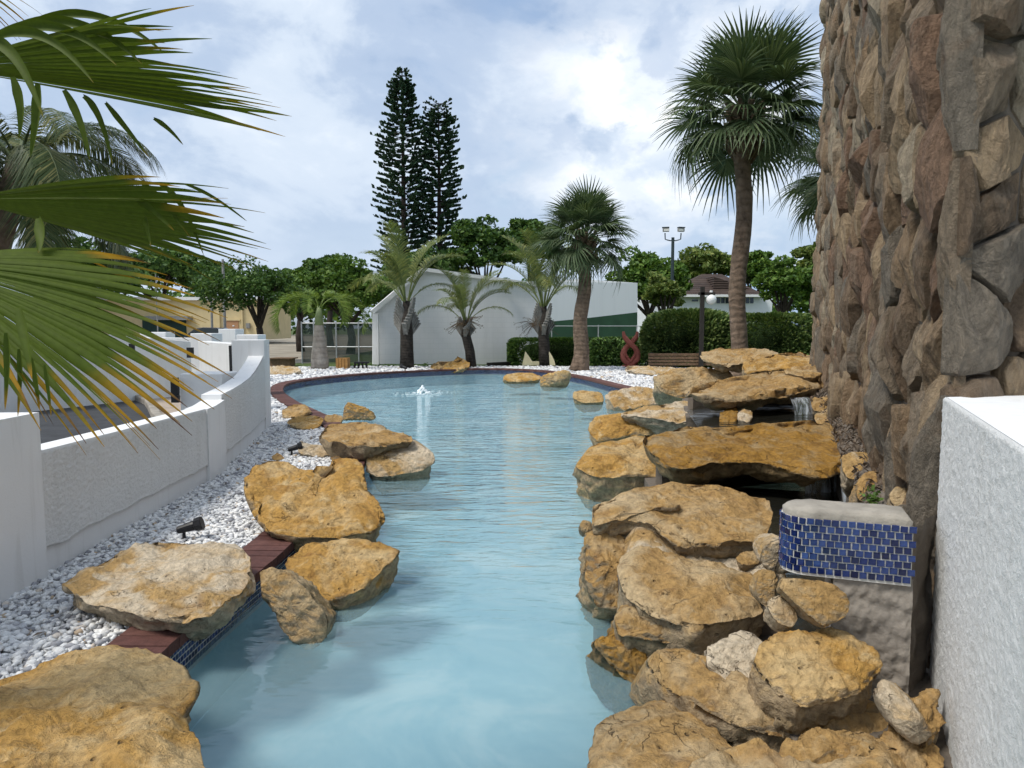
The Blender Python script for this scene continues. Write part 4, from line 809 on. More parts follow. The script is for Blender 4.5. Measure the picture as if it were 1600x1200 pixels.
# small stones between
for nm, lab, px, zf, zb, th, sd, mt in [
    ('wedge', 'long grey wedge stone directly under the blue tiles', [(1213, 908), (1237, 899), (1290, 908), (1328, 930), (1333, 955), (1310, 976), (1290, 980), (1265, 962), (1230, 930)], 0.37, 0.53, 0.14, 181, 'rock_tan'),
    ('wedge', 'small grey stone below the long wedge stone', [(1199, 945), (1215, 928), (1238, 940), (1246, 968), (1240, 980), (1215, 972)], 0.33, 0.43, 0.14, 183, 'rock_pale'),
    ('wedge', 'small upright stone between stepped slab and wedge stone', [(1181, 915), (1192, 892), (1212, 893), (1216, 925), (1205, 948), (1186, 940)], 0.34, 0.48, 0.14, 185, 'rock_tan'),
    ('wedge', 'pale stone squeezed between capping slab and tiled pier', [(1188, 870), (1200, 848), (1232, 842), (1240, 870), (1232, 896), (1200, 894)], 0.38, 0.54, 0.2, 187, 'rock_pale'),
    ('wedge', 'tiny tan stone propping the capping slab', [(1150, 872), (1160, 862), (1186, 861), (1190, 872), (1185, 880), (1160, 882)], 0.26, 0.30, 0.07, 189, 'rock_tan'),
    ('wedge', 'angular grey stone at the right of the pitted boulder', [(1366, 1095), (1378, 1066), (1400, 1072), (1424, 1104), (1415, 1118), (1390, 1122)], 0.12, 0.26, 0.16, 191, 'rock_pale'),
    ('wedge', 'small stone poking out left of the capping slab stack', [(905, 822), (912, 812), (924, 816), (926, 830), (912, 832)], 0.24, 0.31, 0.2, 193, 'rock_tan'),
    ('wedge', 'white angular stone at the right end of the long golden slab', [(1316, 722), (1322, 706), (1360, 706), (1382, 716), (1380, 738), (1340, 748), (1320, 742)], 0.46, 0.60, 0.24, 195, 'rock_pale'),
    ('wedge', 'brown angular stone beside the lower waterfall', [(1338, 770), (1344, 742), (1375, 736), (1392, 748), (1386, 776), (1350, 784)], 0.42, 0.58, 0.3, 197, 'rock_tan'),
    ('wedge', 'curled grey stone above the lower waterfall near the tower', [(1390, 780), (1398, 760), (1420, 762), (1426, 785), (1410, 798)], 0.52, 0.62, 0.14, 199, 'rock_tan'),
    ('wedge', 'grey stone on the ledge right of the upper waterfall', [(1268, 632), (1278, 620), (1310, 612), (1320, 622), (1310, 638), (1280, 642)], 0.60, 0.72, 0.2, 201, 'rock_tan'),
    ('wedge', 'mossy tan stone at the tower foot below the upper ledge', [(1272, 650), (1282, 640), (1318, 630), (1338, 640), (1330, 656), (1290, 660)], 0.56, 0.66, 0.2, 203, 'rock_tan'),
    ('wedge', 'small pale block in the dark hollow under the upper ledge', [(1153, 655), (1156, 640), (1172, 638), (1176, 650), (1172, 658)], 0.46, 0.54, 0.14, 205, 'rock_pale'),
    ('wedge', 'brown block in the dark hollow beside the thin pale slab', [(1122, 655), (1128, 640), (1150, 634), (1152, 656), (1135, 660)], 0.44, 0.56, 0.2, 207, 'rock_wet'),
    ('wedge', 'flat grey stone where the golden slab meets the tower', [(1225, 578), (1250, 571), (1280, 572), (1286, 584), (1260, 588)], 0.86, 0.96, 0.14, 209, 'rock_tan')]:
    rock('small_rock', lab, px, zf, zb, th, sd, mt, 0.8, 0.5, 0.15, 72, 34, GS)

# ------------------------------------------------------------------ cascade masonry behind the boulders
core = MB()
def mound(poly, z0, z1): core.prism(poly, z0, z1)
w1 = lambda s, off: C0+U1*s+N1*off
mound([(0.98, 1.0), (1.02, 2.8), (1.05, 3.7), (1.98, 3.6), (1.95, 3.0), (1.3, 1.6), (1.25, 1.0)], -0.62, 0.02)
mound([(0.62, 3.35), (0.52, 4.4), (0.72, 5.0), (1.35, 4.9), (1.28, 3.3)], -0.62, 0.14)
mound([(1.15, 5.4), (1.30, 7.4), (1.5, 8.6), (2.3, 8.4), (2.2, 6.9), (1.6, 5.4)], -0.62, 0.10)
mound([tuple(w1(6.0, 0.1)), tuple(w1(9.4, 0.1)), (3.9, 13.2), (2.7, 11.2), (2.2, 8.9)], -0.62, 0.36)
tag(core.build('cascade_footing', M['mortar'], origin=(1.5, 5, -0.6)), kind='structure')
# basins: water sheets held between footing, boulders and tower
sheet('lower_basin_water', [(1.30, 2.95), (1.25, 5.6), (2.2, 6.6), tuple(w1(3.6, 0.03)), tuple(w1(0.3, 0.03))], [], 0.12, M['basin_water'])
MB().prism([(1.25, 3.0), (1.15, 5.5), (2.1, 6.7), tuple(w1(3.6, 0)), tuple(w1(0.2, 0))], -0.6, -0.02).build('lower_basin_floor', M['mortar'], origin=(1.6, 4, 0))['kind'] = 'structure'
MB().bar((1.30, 6.2, 0.20), (2.75, 6.8, 0.20), 0.10, 0.36).build('lower_basin_back', M['mortar'], origin=(2, 6, 0))['kind'] = 'structure'
sheet('upper_basin_water', [(1.9, 7.0), (2.2, 8.9), (3.0, 10.4), tuple(w1(8.0, 0.03)), tuple(w1(3.9, 0.03))], [], 0.44, M['basin_water'])
MB().bar((2.40, 9.5, 0.38), (4.0, 10.1, 0.38), 0.12, 0.5).build('upper_basin_back', M['mortar'], origin=(3, 9.6, 0))['kind'] = 'structure'
def fall(name, a, b, ztop, zbot, label, seed, bow=0.10):
    a, b = np.array(a), np.array(b); d = b-a; nn = np.array([d[1], -d[0]])/np.linalg.norm(d); 
    if nn[1] > 0: nn = -nn
    V = []; F = []; nx, nz_ = 14, 12
    for j in range(nz_):
        t = j/(nz_-1)
        for i in range(nx):
            u = i/(nx-1); w = 0.012*math.sin(u*17+seed)*(0.3+t); p = a+d*u+nn*(bow*math.sqrt(t)+w); V.append((p[0], p[1], ztop+(zbot-ztop)*t))
    F = [(j*nx+i, j*nx+i+1, (j+1)*nx+i+1, (j+1)*nx+i) for j in range(nz_-1) for i in range(nx-1)]
    return tag(obj(name, V, F, M['fall'], None, True), label, 'waterfall', 'thin waterfalls of the cascade')
pA, pB = D(1232, 640, 8.6), D(1262, 640, 8.7); fall('waterfall', pA[:2], pB[:2], 0.64, 0.44, 'thin waterfall in the dark hollow under the upper ledge', 1)
pA, pB = D(1252, 770, 5.85), D(1308, 770, 5.95); fall('waterfall', pA[:2], pB[:2], 0.30, 0.12, 'waterfall sheet dropping from under the long golden slab', 4, 0.06)
pA, pB = D(1308, 745, 5.3), D(1326, 760, 5.0); fall('waterfall', pA[:2], pB[:2], 0.46, 0.12, 'splashing trickle beside the brown angular stone', 6, 0.05)

# tiled pier
TW = D(1416, 800, 2.86); tp = np.array([G(1238, 812, 0.755)[0], 0]); zt_ = 0.755
a = G(1264, 801, zt_)[:2]; bpt = G(1428, 814, zt_)[:2]; ax = (bpt-a)/np.linalg.norm(bpt-a); pn = np.array([ax[1], -ax[0]]); wid = 0.20
pier = thing('tiled_pier', (a[0], a[1], 0), 'short curved pier faced with cobalt blue mosaic tiles beside the stucco wall', 'pier')
rad = wid/2; cen = a-pn*rad
outl = [bpt+0*ax]+[a+ax*s for s in np.linspace(np.linalg.norm(bpt-a)*0.98, 0, 8)]+[cen+rad*(pn*math.cos(t)-ax*math.sin(t)) for t in np.linspace(0.15, math.pi, 14)]+[bpt-pn*wid]
outl = np.array(outl); full = resample(outl, 200, False)
inset = []
cc = outl.mean(0)
MB().prism([tuple(p) for p in outl], 0.496, zt_-0.025).build('pier_core', M['grout'], pier)
cap_p = resample(outl, 60); capc = cap_p.mean(0); V = []
for sc, z in ((0.985, zt_-0.028), (0.99, zt_-0.004), (0.93, zt_+0.010), (0.6, zt_+0.016), (0.25, zt_+0.013)):
    Q = capc+(cap_p-capc)*sc; V.append(np.c_[Q, z+0.006*perlin(np.c_[Q*22, Q[:, :1]*0], 3)])
V = np.vstack(V+[np.array([[*capc, zt_+0.014]])]); m = 60
obj('plaster_cap', V, [(q*m+i, q*m+(i+1) % m, (q+1)*m+(i+1) % m, (q+1)*m+i) for q in range(4) for i in range(m)]+[(4*m+i, 4*m+(i+1) % m, 5*m) for i in range(m)], M['cap'], pier, True)
pl = 0.0305; pv = 0.0285; segL = np.r_[0, np.cumsum(np.linalg.norm(np.diff(outl, axis=0), axis=1))]
tme = tile_mesh(0.0276, 0.0258, 0.0055, M['tile']); r2 = random.Random(3)
TOPT = zt_-0.036
for row in range(8):
    s = 0.001+(pl/2 if row % 2 else 0)
    s0 = 0
    while s < segL[-1]*0.86:
        if s > s0:
            p = np.array([np.interp(s, segL, outl[:, k]) for k in (0, 1)]); q = np.array([np.interp(s+0.012, segL, outl[:, k]) for k in (0, 1)]); tv = (q-p)/np.linalg.norm(q-p); nv_ = np.array([-tv[1], tv[0]])
            if nv_@(p-cc) < 0: nv_ = -nv_
            o = bpy.data.objects.new('tile', tme); w = p+nv_*0.0005; o.location = (w[0]-a[0], w[1]-a[1], TOPT-row*pv+r2.uniform(-0.0012, 0.0012))
            o.rotation_euler = (r2.uniform(-0.05, 0.05), r2.uniform(-0.05, 0.05), math.atan2(nv_[1], nv_[0])+math.pi/2); o.scale = (r2.uniform(0.9, 1.02), 1, r2.uniform(0.92, 1.02)); link(o, pier)
        s += pl
# rough concrete leg below the tiles
V = []; nx, nz_ = 40, 60
la, lb = a+ax*0.10-pn*0.012, bpt+ax*0.01-pn*0.012
for j in range(nz_):
    for i in range(nx):
        u, v = i/(nx-1), j/(nz_-1); p = la+(lb-la)*u; z = -0.1+v*(TOPT-8*pv+0.03+0.1); dd = 0.012*fbm([[u*6, v*9, 1]], 5, 3, 0.62)[0]; V.append((p[0]+pn[0]*dd, p[1]+pn[1]*dd, z))
obj('concrete_leg', V, [(j*nx+i, j*nx+i+1, (j+1)*nx+i+1, (j+1)*nx+i) for j in range(nz_-1) for i in range(nx-1)], M['concrete'], pier, True)
MB().prism([tuple(la-pn*0.015), tuple(lb-pn*0.015), tuple(lb-pn*0.35), tuple(la-pn*0.35)], -0.3, 0.45).build('concrete_body', M['concrete'], pier)
# rough footing strip between pier and stucco wall
V = []; nx, nz_ = 14, 90
ga, gb = bpt+ax*0.005-pn*0.05, WA+np.array([-0.005, 0.03])
for j in range(nz_):
    for i in range(nx):
        u, v = i/(nx-1), j/(nz_-1); p = ga+(gb-ga)*u; z = -0.4+v*1.12; dd = 0.035*fbm([[u*3, z*5, 4]], 4, 8)[0]; V.append((p[0], p[1]-dd, z))
o = obj('footing_strip', V, [(j*nx+i, j*nx+i+1, (j+1)*nx+i+1, (j+1)*nx+i) for j in range(nz_-1) for i in range(nx-1)], M['mortar'], tower, True)

# dead leaves and debris at the tower foot
V = []; F = []
for k in range(700):
    s = rr.uniform(1.0, 6.2); off = rr.uniform(0.01, 0.16); p = w1(s, off); z = 0.50+0.035*s+rr.uniform(-0.02, 0.05)-off*0.6
    L = rr.uniform(0.012, 0.038); aa = rr.uniform(0, 6.28); dx_, dy_ = math.cos(aa)*L, math.sin(aa)*L; wv = rr.uniform(0.15, 0.5); k0 = len(V); ti = rr.uniform(-0.04, 0.04)
    V += [(p[0]-dx_, p[1]-dy_, z-ti), (p[0]+dy_*wv, p[1]-dx_*wv, z+0.012), (p[0]+dx_, p[1]+dy_, z+ti), (p[0]-dy_*wv, p[1]+dx_*wv, z+0.012)]; F += [(k0, k0+1, k0+2), (k0, k0+2, k0+3)]
tag(obj('leaf_litter', V, F, M['deadleaf'], origin=(0, 0, 0)), 'dry dead leaves and twigs heaped along the tower foot', 'leaf litter', kind='stuff')
# soil and rubble wedge carrying the litter
V = []; ns, no = 60, 12
for i in range(ns):
    s = 0.55+5.9*i/(ns-1)
    for j in range(no):
        off = 0.0+0.17*j/(no-1); p = w1(s, off-0.02); z = 0.50+0.033*s-0.14*(off/0.17)**2.0+0.05*fbm([[s*4, off*6, 2]], 3, 5)[0]
        V.append((p[0], p[1], z if j < no-1 else 0.0))
tag(obj('rubble_bank', V, [(i*no+j, i*no+j+1, (i+1)*no+j+1, (i+1)*no+j) for i in range(ns-1) for j in range(no-1)], M['mortar'], None, False), 'sloping bank of broken rubble along the tower foot', 'rubble', kind='stuff')
def spotlight(px, py, y_, yaw, s, label):
    b0 = G(px, py, 0.0); t_ = thing('spotlight', b0, label, 'spotlight', 'black garden spotlights'); dv = np.array([math.cos(yaw), math.sin(yaw), 0.28]); dv /= np.linalg.norm(dv); h = b0+np.array([0, 0, 0.075*s])
    MB().tube([b0-np.array([0, 0, 0.03]), b0+np.array([0, 0, 0.02*s]), h], [0.008*s, 0.013*s, 0.011*s], 8).build('stake', M['black'], t_)
    MB().tube([b0+np.array([0, 0, 0.004]), b0+np.array([0, 0, 0.012])], [0.035*s, 0.028*s], 12).build('foot', M['black'], t_)
    MB().sphere(h, 0.016*s, 10, 6).build('knuckle', M['black'], t_, True)
    c = h+np.array([0, 0, 0.018*s]); MB().tube([c-dv*0.045*s, c-dv*0.04*s, c+dv*0.055*s, c+dv*0.075*s], [0.020*s, 0.026*s, 0.034*s, 0.034*s], 12).build('lamp_body', M['black'], t_)
    MB().tube([c+dv*0.076*s, c+dv*0.082*s, c+dv*0.128*s, c+dv*0.13*s], [0.036*s, 0.047*s, 0.050*s, 0.044*s], 8).build('bezel', M['black'], t_)
spotlight(288, 846, 0, 0.15, 1.0, 'black spotlight standing in gravel behind the long flat slab')
spotlight(456, 713, 0, 0.35, 0.95, 'black spotlight leaning on the low pale rock')
spotlight(633, 581, 0, 2.6, 1.5, 'tiny black spotlight on gravel at the far pool edge')

# ------------------------------------------------------------------ plants
def quads(P, size, seed, flat=0.0, asp=0.55):
    """one diamond leaf at every point"""
    r = np.random.RandomState(seed); n = len(P); a = r.normal(size=(n, 3)); a[:, 2] *= 0.6; a /= np.linalg.norm(a, axis=1)[:, None]
    b = r.normal(size=(n, 3)); b[:, 2] *= (1-flat); b -= a*np.sum(a*b, 1)[:, None]; b /= np.linalg.norm(b, axis=1)[:, None]
    s = size*r.uniform(0.6, 1.35, n)[:, None]; k = np.cross(a, b)*s*0.12
    V = np.stack([P-a*s, P+b*s*asp+k, P+a*s, P-b*s*asp+k], 1).reshape(-1, 3); F = np.arange(4*n).reshape(n, 4); return V, F
def clump_points(c, rad, nclump, per, seed, crad=0.30, shell=0.55, top=0.0):
    r = np.random.RandomState(seed); d = r.normal(size=(nclump, 3)); d /= np.linalg.norm(d, axis=1)[:, None]
    d[:, 2] = np.where(d[:, 2] < -0.45, -d[:, 2]*0.5, d[:, 2]); q = r.uniform(shell, 1.0, nclump)[:, None]; C = np.array(c)+d*q*np.array(rad)
    out = []
    for k in range(nclump):
        e = r.normal(size=(per, 3)); e /= np.linalg.norm(e, axis=1)[:, None]; e *= (r.uniform(0.25, 1.0, per)**0.5)[:, None]
        out.append(C[k]+e*np.array([1, 1, 0.62])*crad*r.uniform(0.6, 1.25)*max(rad[0], rad[2]*0.8))
    return np.vstack(out), C
def tree(label, base, crown_c, rad, mat, seed, nclump=46, per=210, leaf=0.14, trunk_r=0.22, name='broadleaf_tree', group='trees behind the pool', crad=0.30, limbs=9):
    base = np.array(base, float); c = np.array(crown_c, float); t_ = thing(name, base, label, 'tree', group)
    P, C = clump_points(c, rad, nclump, per, seed, crad); V, F = quads(P, leaf, seed); obj('crown', V, F, M[mat], t_)
    b = MB(); r = random.Random(seed); fork = base+(c-base)*0.45; fork[2] = base[2]+(c[2]-base[2])*0.5
    b.tube([base-np.array([0, 0, 0.2]), base+(fork-base)*0.5+np.array([r.uniform(-.15, .15), 0, 0]), fork], [trunk_r*1.25, trunk_r, trunk_r*0.85], 9)
    for k in range(limbs):
        e = C[r.randrange(len(C))]; m = fork+(e-fork)*0.5+np.array([r.uniform(-.2, .2), r.uniform(-.2, .2), r.uniform(-.1, .3)])*rad[0]*0.3
        b.tube([fork-np.array([0, 0, 0.05]), fork+(m-fork)*0.5, m, e], [trunk_r*0.6, trunk_r*0.45, trunk_r*0.3, trunk_r*0.08], 6, False)
    b.build('trunk', M['bark'], t_, True); return t_
def ptree(label, px, py, d, wpx, hpx, mat, seed, **kw):
    c = D(px, py, d); k = PXM(d); w = wpx/k/2; h = hpx/k/2; base = np.array([c[0], d, -0.03]); bx = kw.pop('bx', None)
    if bx is not None: base[0] = D(bx, py, d)[0]
    return tree(label, base, c, (w*0.86, w*0.8, h*0.86), mat, seed, **kw)
ptree('dark leafy tree with a forked black trunk beyond the swept wall end', 392, 458, 31, 185, 105, 'leaf1', 301, nclump=44, per=200, leaf=0.085, bx=413, trunk_r=0.16)
ptree('dense green tree behind the bottle palm and the mesh fence', 545, 458, 40, 175, 120, 'leaf2', 302, nclump=66, per=210, leaf=0.125)
ptree('rounded green tree peeking above the mesh fence tree', 515, 428, 52, 95, 60, 'leaf1', 303, leaf=0.2, nclump=30)
ptree('small green tree between dark leafy tree and bottle palm', 468, 452, 44, 80, 80, 'leaf2', 319, leaf=0.16, nclump=26)
ptree('big dark spreading tree right of the tall pines', 757, 392, 48, 125, 115, 'leaf1', 304, nclump=54, per=140, leaf=0.17)
ptree('dark tree crown behind the tallest white-wall palm', 828, 385, 52, 110, 90, 'leaf1', 305, leaf=0.18)
ptree('dark tree under the tall pines behind the white building', 672, 430, 50, 150, 100, 'leaf1', 306, leaf=0.18)
ptree('broad tree left of the floodlight pole', 1015, 440, 46, 140, 120, 'leaf2', 307, nclump=50, per=140, leaf=0.16)
ptree('yellowish tree beside the floodlight pole base', 1040, 462, 40, 75, 95, 'leaf3', 308, leaf=0.14, nclump=30)
ptree('bright green tree behind the white house roof', 1110, 420, 80, 120, 70, 'leaf3', 309, leaf=0.28)
ptree('green tree behind the right end of the white house', 1180, 425, 78, 90, 70, 'leaf2', 310, leaf=0.28)
ptree('tall green tree between white house and stone tower', 1235, 445, 42, 105, 110, 'leaf2', 311, nclump=54, per=140, leaf=0.14, bx=1215)
ptree('light green tree beside the stone tower edge', 1270, 425, 50, 80, 110, 'leaf3', 312, leaf=0.17)
ptree('bushy tree behind the cream building at the left', 250, 425, 70, 190, 70, 'leaf1', 313, leaf=0.26)
ptree('distant tree left of the dark leafy tree', 330, 440, 75, 110, 60, 'leaf2', 314, leaf=0.26)
ptree('leafy tree behind the yellowed palm leaf', 120, 430, 60, 200, 110, 'leaf1', 315, leaf=0.24)
P = np.vstack([clump_points((x, 125+rr.uniform(-8, 8), rr.uniform(2, 5.5)), (5, 4, 4.5+rr.uniform(0, 2)), 9, 70, 700+k, 0.5)[0] for k, x in enumerate(np.arange(-130, 131, 6.5))])
V, F = quads(P, 0.55, 9); tag(obj('distant_wood', V, F, M['leaf2'], origin=(0, 125, 0)), 'far band of trees closing the horizon', 'trees', kind='stuff')

def pine(label, px, ptop, d, wpx, seed, cut=False):
    t_ = D(px, ptop, d); base = np.array([t_[0], d, -0.03]); H = t_[2]; th = thing('norfolk_pine', base, label, 'pine tree', 'tall norfolk pines'); r = np.random.RandomState(seed); W = wpx/PXM(d)/2
    b = MB(); b.tube([base, base+np.array([0, 0, H*0.5]), base+np.array([0, 0, H*0.995])], [0.30, 0.19, 0.03], 8); P = []
    segA, segB = [], []
    z = 3.0
    while z < H*0.995:
        u = (H-z)/H; w = W*min(1.0, (u*3.6)**0.62)*(0.86+0.14*math.sin(z*1.3)) if not cut else W*min(1.0, 0.62+u*1.2)
        nb = 7 if u > 0.06 else 5; a0 = r.uniform(0, 6.28)
        for k in range(nb):
            a = a0+6.283*k/nb+r.uniform(-0.25, 0.25); L = w*r.uniform(0.72, 1.08); dirv = np.array([math.cos(a), math.sin(a), 0.0])
            tip = base+np.array([0, 0, z])+dirv*L+np.array([0, 0, 0.10*L]); st = base+np.array([0, 0, z+0.0])
            b.tube([st, (st+tip)/2-np.array([0, 0, 0.07*L]), tip], [0.035, 0.028, 0.012], 4, False)
            for q in range(24 if u > 0.05 else 6):
                f = r.uniform(0.30, 1.0); p = st+(tip-st)*f-np.array([0, 0, 0.07*L*math.sin(f*3.14)]); s_ = np.cross(dirv, (0, 0, 1))*r.uniform(-0.26, 0.26)
                ln = r.uniform(0.22, 0.42)*(0.7 if u < 0.08 else 1); e = p+s_+dirv*ln*r.uniform(0.3, 0.75)+np.array([0, 0, ln*r.uniform(0.45, 0.9)])
                segA.append(p); segB.append(e)
        z += 0.42 if u > 0.1 else 0.32
    A, B = np.array(segA), np.array(segB); V = []; F = []
    for rep in range(3):
        dv = B-A; q = r.normal(size=A.shape); q -= dv*np.sum(q*dv, 1)[:, None]/np.sum(dv*dv, 1)[:, None]; q /= np.linalg.norm(q, axis=1)[:, None]; wd = 0.105
        m = A+dv*0.55; k0 = len(V)*0+sum(len(v) for v in V); V.append(np.stack([A, m+q*wd, B, m-q*wd], 1).reshape(-1, 3)); F.append(np.arange(4*len(A)).reshape(-1, 4)+k0)
    obj('crown', np.vstack(V), np.vstack(F), M['pine'], th); b.build('trunk', M['bark'], th)
pine('tall pointed norfolk pine, the taller of the pair', 628, 103, 56, 102, 401)
pine('flat-topped norfolk pine, the shorter right one of the pair', 685, 158, 57, 76, 402, True)

def frame(d, up):
    x = np.array(d, float); x /= np.linalg.norm(x); y = np.cross(up, x); 
    if np.linalg.norm(y) < 1e-3: y = np.cross((0, 1, 0), x)
    y /= np.linalg.norm(y); return np.stack([x, y, np.cross(x, y)], 1)
def fan_mesh(name, pet, L, n, spread, seed, mat, droop=0.5, fuse=0.42, steps=6):
    """fan leaf with its stalk along +X"""
    r = np.random.RandomState(seed); b = MB(); b.bar((0, 0, 0), (pet, 0, -0.02), 0.035, 0.02)
    da = spread/n
    for i in range(n):
        a = -spread/2+da*(i+0.5); l = L*(0.62+0.38*math.cos(a*0.75))*r.uniform(0.92, 1.06); V = []; dr = droop*r.uniform(0.5, 1.5); rec = 0.13*(1-abs(a)/spread)
        for k in range(steps+1):
            t = k/steps; hw = l*t*math.tan(da/2)*1.15 if t < fuse else l*fuse*math.tan(da/2)*1.15*(1-(t-fuse)/(1-fuse))**0.8; hw = max(hw, 0.002)
            rr_ = l*t; x = pet+rr_*math.cos(a); y = rr_*math.sin(a); z = 0.25*abs(math.sin(a))*rr_-dr*l*max(0, t-0.35)**2*1.6-rec*rr_*t
            sx_, sy__ = -math.sin(a), math.cos(a); V += [(x+sx_*hw, y+sy__*hw, z+hw*0.5), (x, y, z), (x-sx_*hw, y-sy__*hw, z+hw*0.5)]
        F = []
        for k in range(steps):
            o_ = 3*k; F += [(o_, o_+1, o_+4, o_+3), (o_+1, o_+2, o_+5, o_+4)]
        b.add(V, F)
    return mesh_data(name, b.V, b.F, M[mat])
SAB = [fan_mesh('fan_leaf', 0.92, 0.92, 34, R(270), 510+k, 'sabal', 0.20+0.22*k) for k in range(4)]
def place(me, name, parent, loc, Rm, sc=1.0):
    o = bpy.data.objects.new(name, me); m4 = Matrix.Identity(4)
    for i in range(3):
        for j in range(3): m4[i][j] = float(Rm[i][j]*sc)
        m4[i][3] = float(loc[i]-ORG[parent][i])
    link(o, parent); o.matrix_basis = m4; return o
def sabal(label, base, top, r0, r1, size, seed, nleaf=48, skirt=0.6):
    base, top = np.array(base, float), np.array(top, float); t_ = thing('sabal_palm', base, label, 'palm tree', 'fan-leaved palms'); r = np.random.RandomState(seed)
    n = 22; pts = [base+(top-base)*(i/n)+np.array([0.05*math.sin(i*0.5), 0, 0]) for i in range(n+1)]; rad = [r0*1.0 if i > 2 else r0*(1.35-0.14*i) for i in range(n+1)]; rad = [q*(1+(r1/r0-1)*i/n)*r.uniform(0.96, 1.04) for i, q in enumerate(rad)]
    MB().tube(pts, rad, 18).build('trunk', M['sabal_trunk'], t_, True)
    b = MB()
    for k in range(44):
        a = k*2.4; z = -0.45+0.95*k/44; p = top+np.array([math.cos(a)*r1*0.8, math.sin(a)*r1*0.8, z]); q = p+np.array([math.cos(a)*0.26, math.sin(a)*0.26, 0.30])*size; b.bar(p-np.array([0, 0, 0.1]), q, 0.11*size, 0.05*size)
    b.build('leaf_boots', M['boot'], t_)
    for k in range(nleaf):
        f = (k+0.5)/nleaf; el = R(84-126*f**0.9)+r.uniform(-0.12, 0.12); a = k*2.39996+r.uniform(-0.25, 0.25)
        d = np.array([math.cos(a)*math.cos(el), math.sin(a)*math.cos(el), math.sin(el)]); up = np.array([-math.cos(a)*math.sin(el), -math.sin(a)*math.sin(el), math.cos(el)])
        Rm = frame(d, up); tw = r.uniform(-0.5, 0.5); ct, st_ = math.cos(tw), math.sin(tw); Rm = Rm @ np.array([[1, 0, 0], [0, ct, -st_], [0, st_, ct]])
        place(SAB[min(3, int(f*2.5)+r.randint(0, 2))], 'fan_leaf', t_, top+np.array([0, 0, 0.45*size])+d*r1*0.3, Rm, size*r.uniform(0.88, 1.1))
bm = G(905, 580, 0.0); sabal('shorter fan palm standing on gravel at the pool edge', bm, D(914, 395, bm[1]), 0.27, 0.20, 1.0, 61, 60)
sabal('tall fan palm with a bare brown trunk behind the cascade', D(1150, 622, 15), D(1163, 214, 15), 0.175, 0.165, 1.02, 62, 62)
sabal('fan palm mostly hidden behind the stone tower', np.r_[D(1345, 500, 17)[:2], -0.03], D(1338, 300, 17), 0.2, 0.2, 1.0, 63, 44)

def frond_mesh(name, L, nl, ll, el0, bend, seed, mat, vee=0.5, hang=0.0, wid=0.03, stalk=0.22, power=1.0, lmat=None):
    """feather leaf: midrib starts along +X at angle el0 and bends over"""
    r = np.random.RandomState(seed); b = MB(); pts = []; p = np.zeros(3); n = 24
    for i in range(n+1):
        t = i/n; e = el0-bend*t**power; pts.append(p.copy()); p = p+np.array([math.cos(e), 0, math.sin(e)])*L/n
    pts = np.array(pts); b.tube(pts, np.linspace(0.028, 0.005, n+1)*max(0.6, L/3), 5, False)
    for i in range(nl):
        t = stalk+(1-stalk)*(i+0.5)/nl; q = np.array([np.interp(t*n, range(n+1), pts[:, k]) for k in range(3)]); e = el0-bend*t**power
        T = np.array([math.cos(e), 0, math.sin(e)]); Nn = np.array([-math.sin(e), 0, math.cos(e)]); l0 = ll*(0.35+0.65*math.sin(math.pi*(0.12+0.80*(t-stalk)/(1-stalk))))
        for s in (-1, 1):
            l = l0*r.uniform(0.85, 1.1); d = T*r.uniform(0.5, 0.8)+np.array([0, s, 0])*0.8+Nn*vee*r.uniform(0.6, 1.3); d /= np.linalg.norm(d)
            m_ = q+d*l*0.5; e_ = q+d*l+np.array([0, 0, -hang*l*r.uniform(0.7, 1.3)]); m_ = m_+np.array([0, 0, -hang*l*0.18]); w = np.cross(d, Nn); w = w/np.linalg.norm(w)*wid/2
            k0 = len(b.V); b.add([q+w*0.5, q-w*0.5, m_-w, m_+w, e_], [(0, 1, 2, 3), (3, 2, 4)])
    return mesh_data(name, b.V, b.F, M[mat])
def feather(name, label, group, base, trunk_pts, trunk_r, trunk_mat, top, meshes, plan, seed, extra=None):
    t_ = thing(name, base, label, 'palm tree', group); MB().tube(trunk_pts, trunk_r, 14).build('trunk', M[trunk_mat], t_, True); r = np.random.RandomState(seed)
    if extra: extra(t_)
    for k, (az, mi, sc, tilt) in enumerate(plan):
        a = R(az); d = np.array([math.cos(a), math.sin(a), 0]); Rm = frame(d, (0, 0, 1)); ct, st_ = math.cos(tilt), math.sin(tilt); Rm = Rm @ np.array([[ct, 0, -st_], [0, 1, 0], [st_, 0, ct]])
        place(meshes[mi], 'frond', t_, np.array(top)+d*0.06, Rm, sc)
    return t_
TRI = [frond_mesh('frond', 3.3, 90, 0.62, R(80), R(62), 71, 'triangle', 0.55, 0.25, 0.026, 0.25, 1.7), frond_mesh('frond', 3.1, 86, 0.60, R(66), R(82), 72, 'triangle', 0.5, 0.35, 0.026, 0.25, 1.6), frond_mesh('frond', 2.9, 80, 0.55, R(52), R(98), 73, 'triangle', 0.4, 0.55, 0.026, 0.25, 1.5)]
